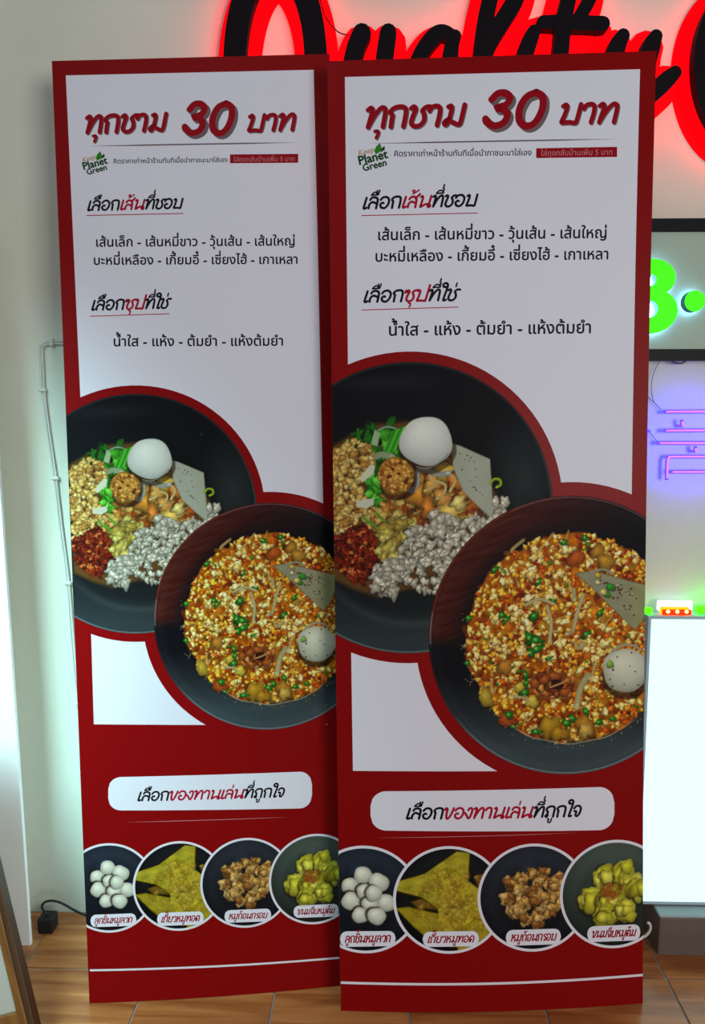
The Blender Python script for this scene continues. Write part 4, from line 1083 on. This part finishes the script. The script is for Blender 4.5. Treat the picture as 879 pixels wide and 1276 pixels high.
    mn = np.clip(1 - np.abs(db - 131.5 * (1 + .006 * np.sin(a * 17))) / 1.2, 0, 1) * np.clip((Y - 890) / 26, 0, 1)
    c.a = c.a * (1 - .75 * mn[..., None]) + np.array([206, 190, 160]) * .75 * mn[..., None]
    for _ in range(70):
        t_ = RNG.uniform(.6, 3.4); r = RNG.uniform(131, 140); c.blob(cx_ + r * math.cos(t_), cy_ + r * math.sin(t_), RNG.uniform(.5, 1.1), (130, 120, 80), shadow=0)
    rim = np.clip(1 - np.abs(d - 171.6) / 1.5, 0, 1)
    edge = np.where(((Y < 760) & (X < 640))[..., None], np.array([128., 52, 30]), np.array([140., 150, 154]))
    edge = np.where((Y < 700)[..., None] & (X >= 640)[..., None], np.array([140., 100, 100]), edge)
    k = (.8 * rim * np.where(Y > 800, np.clip((Y - 880) / 40, .15, 1), .9))[..., None]
    c.a = c.a * (1 - k) + edge * k
    c.speckle(2.0)
    return c, (709, 793.5), 173.5

def dish(tint):
    c = Canvas(-68, -68, 68, 68, .8, tint)
    X, Y = c.X, c.Y; d, a = c.radial(0, 0)
    t = np.clip(-Y / 68, -1, 1)[..., None]
    c.a[:] = np.array(tint, float) * (1 + .5 * t)
    c.a += (np.clip(1 - np.hypot(X + 6, Y + 36) / 14, 0, 1) * 20)[..., None] * np.array([.6, .9, 1.3])
    c.a += (np.clip(1 - np.abs(d - 52) / 10, 0, 1) * 7)[..., None]
    return c
def paint_balls():
    c = dish((24, 30, 38))
    for x, y, r in ((0, -29, 11), (-16, -16, 10), (19, -20, 12), (-14, 4, 12), (2, -8, 10), (28, 6, 11), (8, 8, 10), (13, -6, 10), (-4, 22, 10), (16, 23, 11)):
        c.blob(x - 1, y - 2, r, (214, 218, 198), 1.05, RNG.uniform(0, 3), .08, .26, .1, 1, spk=.02, shadow=.7)
    return c, (0, 0), 67
def paint_chips():
    c = dish((14, 16, 18))
    def chip(pts, col):
        s1 = RNG.integers(100)
        c.poly([(p[0] + 1.5, p[1] + 2) for p in pts], (40, 26, 8), 3)
        c.poly(pts, lambda X, Y, sd: np.clip(np.array(col, float) * (1 + .16 * smooth_noise(X, Y, 22, s1) + .12 * smooth_noise(X, Y, 7, s1 + 1))[..., None] - 40 * np.clip(1 - sd / 2, 0, 1)[..., None], 0, 255), 1)
    chip([(30, -30), (44, -34), (62, -14), (40, -4)], (120, 84, 30))
    chip([(-48, 2), (-20, -8), (0, 14), (-40, 10)], (110, 84, 24))
    chip([(-64, -24), (-30, -34), (10, -62), (26, -60), (24, -30), (-10, 14), (-34, -4), (-64, -12)], (168, 156, 40))
    chip([(-66, 10), (-50, 8), (-10, 18), (10, 60), (-24, 52), (-44, 34)], (156, 140, 32))
    chip([(-14, -38), (4, -40), (44, -8), (60, 26), (52, 56), (0, 60), (-14, 20)], (180, 160, 40))
    chip([(6, 44), (48, 10), (64, 40), (50, 60), (10, 66)], (160, 146, 30))
    for _ in range(260):
        t_ = RNG.uniform(0, 6.28); r = RNG.uniform(0, 52); kx_, ky_ = 6 + r * math.cos(t_) * .9, 6 + r * math.sin(t_)
        jj, ii = int((ky_ + 68) / .8), int((kx_ + 68) / .8)
        if not (0 <= jj < c.h and 0 <= ii < c.w) or c.a[jj, ii, 0] < 90: continue
        c.blob(kx_, ky_, RNG.uniform(1, 3.6), [(200, 180, 60), (150, 120, 24), (190, 150, 50)][RNG.integers(3)], 1.3, t_, .5, .35, .25, 1.2, alpha=.55, shadow=.2); continue; c.blob(10 + r * math.cos(t_) * .8, 8 + r * math.sin(t_), RNG.uniform(1, 3), (206, 188, 80), 1, 0, .2, .2, .3, alpha=.45, shadow=.3)
    return c, (0, 0), 67
def paint_nuggets():
    c = dish((26, 30, 36))
    for x, y in ((0, -29), (-28, -18), (-14, -24), (14, -28), (30, -20), (20, -12), (6, -18), (-32, 0), (-18, -6), (-2, -4), (30, 2), (36, 8), (-24, 18), (-12, 8), (8, 16), (20, 18), (-10, 28), (4, 32), (26, -8), (-20, 12), (10, 0), (18, 3), (4, 6)):
        for _ in range(9):
            c.blob(x + RNG.uniform(-5, 5), y + RNG.uniform(-5, 5) - 1, RNG.uniform(3, 6), [(196, 150, 74), (212, 172, 100), (146, 96, 42), (204, 158, 80)][RNG.integers(4)], RNG.uniform(1, 1.5), RNG.uniform(0, 3), .35, .4, .22, spk=.06, shadow=.45)
    return c, (0, 0), 67
def paint_dumplings():
    c = dish((48, 58, 52))
    for x, y in ((-14, -22), (10, -28), (-32, 4), (20, -8), (-8, 4), (-12, 26), (12, 22), (30, -6)):
        for _ in range(11):
            c.blob(x + RNG.uniform(-6, 6), y + RNG.uniform(-7, 7), RNG.uniform(6, 10), [(204, 204, 52), (222, 222, 84), (180, 178, 40), (214, 212, 64)][RNG.integers(4)], RNG.uniform(1, 1.6), RNG.uniform(0, 3), .3, .35, .2, alpha=.9, spk=.04, shadow=.4)
    for _ in range(50):
        c.blob(-6 + RNG.normal(0, 7), -2 + RNG.normal(0, 7), RNG.uniform(1, 3), (170, 92, 30), 1.3, RNG.uniform(0, 3), .3, alpha=.6, shadow=.2)
    return c, (0, 0), 67
PICS = {'dry': paint_dry_bowl(), 'soup': paint_soup_bowl(), 'balls': paint_balls(), 'chips': paint_chips(), 'nuggets': paint_nuggets(), 'dumplings': paint_dumplings()}

def picture(B, name, key, cen, rad, z, parent, label):
    c, (cx_, cy_), rp = PICS[key]
    X = c.X - cx_; Y = -(c.Y - cy_)
    d = np.hypot(X, Y); sc = rad / rp
    k = np.minimum(1, rp / np.maximum(d, 1e-6))
    U = cen[0] + X * k * sc; V = cen[1] + Y * k * sc
    ins = d <= rp; iu = (U >= 0) & (U <= B.W)
    q = lambda A: A[:-1, :-1] | A[1:, :-1] | A[:-1, 1:] | A[1:, 1:]
    keep = q(ins) & q(iu)
    U = np.clip(U, 0, B.W)
    idx = np.arange(c.w * c.h).reshape(c.h, c.w)
    j, i = np.nonzero(keep)
    F = np.stack([idx[j + 1, i], idx[j + 1, i + 1], idx[j, i + 1], idx[j, i]], 1)
    used = np.zeros(c.w * c.h, bool); used[F.ravel()] = True
    remap = np.cumsum(used) - 1
    P = B.pos(U.ravel()[used], V.ravel()[used], z); F = remap[F]
    me = bpy.data.meshes.new(name)
    me.vertices.add(len(P)); me.vertices.foreach_set('co', P.astype(np.float32).ravel())
    me.loops.add(len(F) * 4); me.loops.foreach_set('vertex_index', F.astype(np.int32).ravel())
    me.polygons.add(len(F)); me.polygons.foreach_set('loop_start', np.arange(0, len(F) * 4, 4, dtype=np.int32))
    me.polygons.foreach_set('loop_total', np.full(len(F), 4, dtype=np.int32))
    me.update(calc_edges=True)
    at = me.color_attributes.new('ink', 'FLOAT_COLOR', 'POINT')
    col = np.ones((len(P), 4), np.float32); col[:, :3] = lin(np.clip(c.a, 0, 255).reshape(-1, 3)[used])
    at.data.foreach_set('color', col.ravel())
    o = link(name, me, M['photo'], parent); o['label'] = label
    return o

# ------------------------------------------------------------------ the two banners
def build_banner(key, label):
    B = Banner(key); L = B.L
    root = empty('banner', tuple(B.C[0])); tag(root, label, 'banner')
    root_inv = Matrix.Translation(root.location).inverted()
    parts = []
    # board: thin bent sheet with real thickness
    nu, nv, th = 14, 40, 0.004
    U, V = np.meshgrid(np.linspace(0, B.W, nu + 1), np.linspace(0, B.H, nv + 1))
    Pf = B.pos(U.ravel(), V.ravel(), 0.0); Pb = B.pos(U.ravel(), V.ravel(), -th)
    w_ = nu + 1; n = len(Pf)
    front = [(j * w_ + i, j * w_ + i + 1, (j + 1) * w_ + i + 1, (j + 1) * w_ + i) for j in range(nv) for i in range(nu)]
    back = [tuple(reversed([q + n for q in f])) for f in front]
    rim = []
    bl = [i for i in range(w_)] + [j * w_ + nu for j in range(1, nv + 1)] + [nv * w_ + i for i in range(nu - 1, -1, -1)] + [j * w_ for j in range(nv - 1, 0, -1)]
    for i in range(len(bl)):
        a, b = bl[i], bl[(i + 1) % len(bl)]; rim.append((b, a, a + n, b + n))
    me = mesh('board', np.concatenate([Pf, Pb]), front + back + rim)
    me.materials.append(M['print_red']); me.materials.append(M['foam_edge'])
    for i, p in enumerate(me.polygons):
        if i >= len(front): p.material_index = 1
    link('board', me, None, root)
    w0 = L['white']
    # white field (a grid so that it follows the bend)
    tl, tr, r2, br, bl_, l2 = [np.array(p) for p in w0]
    rows = [(bl_, br), (l2, r2 * 0 + np.array([r2[0] * .5 + br[0] * .5, l2[1]])), (l2 * .35 + tl * .65, tr * .65 + r2 * .35), (tl, tr)]
    rows.sort(key=lambda r: (r[0][1] + r[1][1]))
    pieces = []
    for a, b in zip(rows[:-1], rows[1:]):
        v, f = quad_grid([a[0], a[1], b[1], b[0]], 12, 14); pieces.append((v, f, 0))
    flat_part(B, 'white_field', pieces, 0.00015, M['print_white'], root)
    rb = (np.linalg.norm(np.array(L['bowl'][1]) - L['bowl'][0]) + np.linalg.norm(np.array(L['bowl'][2]) - L['bowl'][0])) / 2
    rs = (np.linalg.norm(np.array(L['soup'][1]) - L['soup'][0]) + np.linalg.norm(np.array(L['soup'][2]) - L['soup'][0])) / 2
    flat_part(B, 'red_ring', [disc(L['bowl'][0], rb * 1.07, B) + (0,)], 0.0003, M['print_red'], root)
    flat_part(B, 'red_ring', [disc(L['soup'][0], rs * 1.095, B) + (0,)], 0.00034, M['print_red'], root)
    picture(B, 'bowl_picture', 'dry', L['bowl'][0], rb, 0.00045, root, 'printed black bowl of dry noodles with pork, peanuts and a white ball')
    flat_part(B, 'red_ring', [disc(L['soup'][0], rs * 1.0, B) + (0,)], 0.00052, M['print_black'], root)
    picture(B, 'bowl_picture', 'soup', L['soup'][0], rs, 0.0006, root, 'printed black bowl of spicy tom yum noodle soup')
    T = 0.0003
    # title
    def xh_of(hk, base): return abs(np.array(L[hk][0])[1] - np.array(base)[1])
    for nm, segs, bk, hi, wd in (('title_word', 'ทุกชาม', 'title', 0, .215), ('title_number', '30', 'num', 1, .20), ('title_word', 'บาท', 'baht', 2, .215)):
        a, b = [np.array(p) for p in L[bk]]
        xh = abs(L['titleh'][hi][1] - a[1])
        a2 = a + np.array([xh * wd * .4, xh * wd * .5]); b2 = b + np.array([-xh * (.30 if nm == 'title_word' else .22), xh * wd * .5])
        xh2 = xh * (1 - wd)
        off = 0.0030 if nm == 'title_number' else 0.0013
        for q, (mt, zz) in enumerate(((M['print_grey'], T), (M['print_title'], T + .00012))):
            o_ = np.array([off, -off]) * (1 - q) * (2.0 if nm == 'title_number' else 1.6)
            if q == 0: steps = 5 if nm == 'title_number' else 3
            else: steps = 1
            pcs = []
            for s_ in range(steps):
                oo = o_ * (s_ + 1) / steps if q == 0 else o_
                r_ = brush_text([(segs, 'k')], a2 + oo, b2 + oo, xh2, wd * 1.12 if nm == 'title_word' else wd * 1.08, .12)
                pcs += [(v, f, dz + .000012 * s_) for v, f, dz in r_['k']]
            flat_part(B, nm if q else 'title_shadow', pcs, zz, mt, root, ('printed dark red title lettering' if q else None))
    def strip(pts, hw, z, mat, nm, taper=False):
        P = catmull([(p[0], p[1], 0) for p in pts], 12) if len(pts) > 2 else [np.array([*pts[0], 0.]) + (np.array([*pts[1], 0.]) - np.array([*pts[0], 0.])) * k / 24 for k in range(25)]
        v = []; n_ = len(P)
        for i, p in enumerate(P):
            h_ = hw * (min(1, 4 * min(i, n_ - 1 - i) / n_ + .05) if taper else 1)
            v += [(p[0], p[1] - h_), (p[0], p[1] + h_)]
        v = np.array(v); v[:, 0] = np.clip(v[:, 0], 0, B.W)
        flat_part(B, nm, [(v, [(2 * i, 2 * i + 2, 2 * i + 3, 2 * i + 1) for i in range(n_ - 1)], 0)], z, mat, root)
    strip(L['rule'], .0014, T, M['print_grey'], 'printed_rule', True)
    S_ = 1.0 if key == 'R' else .83
    # sub line and tag
    flat_part(B, 'small_text', plain_text('คิดราคาเท่าหน้าร้านทันทีเมื่อนำภาชนะมาใส่เอง', *L['sub'], bold=.012), T, M['print_black'], root)
    v, f = quad_grid([L['tag'][3], L['tag'][2], L['tag'][1], L['tag'][0]], 10, 2)
    flat_part(B, 'red_tag', [(v, f, 0)], T, M['print_title'], root)
    flat_part(B, 'tag_text', plain_text('ใส่ถุงกลับบ้านเพิ่ม 5 บาท', *L['tagt'], bold=.008), T + .00015, M['print_pink'], root)
    # keep planet green mark
    a, b = [np.array(p) for p in L['logo']]; d = b - a; Ld = np.linalg.norm(d); d = d / Ld; nn = np.array([-d[1], d[0]])
    at_ = lambda x, y: a + d * x * Ld + nn * y * Ld
    flat_part(B, 'logo_text', plain_text('Planet', at_(.0, .0), at_(1.0, .0), bold=.035), T, M['print_green'], root)
    flat_part(B, 'logo_text', plain_text('Green', at_(.09, -.23), at_(.92, -.23), bold=.035), T, M['print_green'], root)
    flat_part(B, 'logo_text', plain_text('Keep', at_(.04, .29), at_(.60, .29), bold=.008, shear=.25), T, M['print_gold'], root)
    leaf = [at_(.62, .20), at_(.60, .32), at_(.68, .44), at_(.84, .53), at_(.86, .38), at_(.80, .25)]
    flat_part(B, 'leaf_mark', [(np.array(leaf), [(0, 5, 4, 3, 2, 1)], 0)], T, M['print_leaf'], root)
    leaf = [at_(.80, .22), at_(.84, .34), at_(.97, .40), at_(.95, .28)]
    flat_part(B, 'leaf_mark', [(np.array(leaf), [(0, 3, 2, 1)], 0)], T, M['print_green'], root)
    # headings
    for hk, hh, segs in (('h1', 'h1h', [('เลือก', 'print_black'), ('เส้น', 'print_crimson'), ('ที่ชอบ', 'print_black')]),
                         ('h2', 'h2h', [('เลือก', 'print_black'), ('ซุป', 'print_crimson'), ('ที่ใช่', 'print_black')]),
                         ('h3', 'h3h', [('เลือก', 'print_black'), ('ของทานเล่น', 'print_crimson'), ('ที่ถูกใจ', 'print_black')])):
        a, b = [np.array(p) for p in L[hk]]; xh = abs(L[hh][0][1] - a[1])
        wd = .175
        segs = [(t_, '%s/%d' % (m_, i_)) for i_, (t_, m_) in enumerate(segs)]
        r_ = brush_text(segs, a + np.array([xh * .1, xh * wd * .5]), b + np.array([-xh * .14, xh * wd * .5]), xh * (1 - wd), wd * 1.22, .16)
        z_ = T + .0002
        for mk, pcs in r_.items(): flat_part(B, 'heading_text', pcs, z_, M[mk.split('/')[0]], root, 'crimson heading letters' if 'crimson' in mk else 'black heading letters')
    strip(L['u1'], .0009, T, M['print_crimson'], 'underline'); strip(L['u2'], .0009, T, M['print_crimson'], 'underline')
    for lk, s_ in (('l1', 'เส้นเล็ก - เส้นหมี่ขาว - วุ้นเส้น - เส้นใหญ่'), ('l2', 'บะหมี่เหลือง - เกี้ยมอี๋ - เซี่ยงไฮ้ - เกาเหลา'), ('l3', 'น้ำใส - แห้ง - ต้มยำ - แห้งต้มยำ')):
        flat_part(B, 'menu_line', plain_text(s_, *L[lk], bold=.018), T, M['print_black'], root)
    # white pill behind the third heading
    def pill(C4, r, z, mat, nm, label=None):
        C4 = [np.array(p) for p in C4]  # BL BR TR TL
        hh = (np.linalg.norm(C4[3] - C4[0]) + np.linalg.norm(C4[2] - C4[1])) / 2; ww = np.linalg.norm(C4[1] - C4[0])
        rx, ry = r / ww, r / hh; loop = []
        for (ux, uy, a0) in ((rx, ry, 180), (1 - rx, ry, 270), (1 - rx, 1 - ry, 0), (rx, 1 - ry, 90)):
            for k in range(9):
                an = math.radians(a0 + 90 * k / 8); u_ = ux + rx * math.cos(an); v_ = uy + ry * math.sin(an)
                loop.append((1 - u_) * (1 - v_) * C4[0] + u_ * (1 - v_) * C4[1] + u_ * v_ * C4[2] + (1 - u_) * v_ * C4[3])
        # strips from bottom chain to top chain so the shape follows the bend
        us = np.unique(np.concatenate([np.linspace(0, rx, 9), np.linspace(rx, 1 - rx, 14), np.linspace(1 - rx, 1, 9)])); v = []
        for u_ in us:
            e = 0
            if u_ < rx: e = 1 - math.sqrt(max(0, 1 - ((rx - u_) / rx) ** 2))
            elif u_ > 1 - rx: e = 1 - math.sqrt(max(0, 1 - ((u_ - 1 + rx) / rx) ** 2))
            for v_ in (ry * e, 1 - ry * e):
                v.append((1 - u_) * (1 - v_) * C4[0] + u_ * (1 - v_) * C4[1] + u_ * v_ * C4[2] + (1 - u_) * v_ * C4[3])
        v = np.array(v); v[:, 0] = np.clip(v[:, 0], 0, B.W)
        flat_part(B, nm, [(v, [(2 * i, 2 * i + 2, 2 * i + 3, 2 * i + 1) for i in range(len(us) - 1)], 0)], z, mat, root, label)
    pill(L['pill'], .034 * S_, .0002, M['print_white'], 'heading_plate')
    strip(L['thin'], .0007, T, M['print_pink'], 'printed_rule', True)
    strip(L['line'], .0028 * S_, T, M['print_edge'], 'bottom_line')
    # four round snack pictures
    names = ('balls', 'chips', 'nuggets', 'dumplings')
    labs = ('printed plate of boiled white meatballs', 'printed plate of golden fried wontons', 'printed plate of crisp fried pork nuggets', 'printed plate of yellow steamed dumplings')
    texts = ('ลูกชิ้นหมูลวก', 'เกี๊ยวหมูทอด', 'หมูก้อนกรอบ', 'ขนมจีบหมูต้ม')
    for i in range(4):
        c0 = np.array(L['c'][i][0]); r = (np.linalg.norm(np.array(L['c'][i][1]) - c0) + np.linalg.norm(np.array(L['c'][i][2]) - c0)) / 2
        z0 = .0004 + .0002 * i
        picture(B, 'plate_picture', names[i], c0, r, z0, root, labs[i])
        flat_part(B, 'plate_outline', [ring(c0, r, .0062 * S_, B) + (0,)], z0 + .00008, M['print_edge'], root)
    for i in range(4):
        pill(L['lab'][i], .0155 * S_, .0013, M['print_white'], 'name_plate')
        q = [np.array(p) for p in L['lab'][i]]
        a = q[0] * .72 + q[3] * .28; b = q[1] * .72 + q[2] * .28; dd = b - a
        a, b = a + dd * .09, b - dd * .10
        xh = np.linalg.norm(q[3] - q[0]) * .40
        r_ = brush_text([(texts[i], 'k')], a, b, xh, .20, .16)
        flat_part(B, 'plate_name', r_['k'], .0014, M['print_title'], root)
    # rear prop
    m0 = B.pos(np.array([B.W * .5]), np.array([B.H * .62]), -th)[0]; foot = Vector((m0[0], WALL - .03, 0.006))
    tube('rear_prop', [tuple(m0), tuple(foot)], .006, M['black_plastic'], root)
    # keep world placement of the children while the root sits at the foot corner
    for ch in root.children: ch.matrix_parent_inverse = root_inv
    return root
build_banner('R', 'front right tall red and white noodle menu banner, the wider one')
build_banner('L', 'rear left tall red and white noodle menu banner, narrower, partly behind the other')
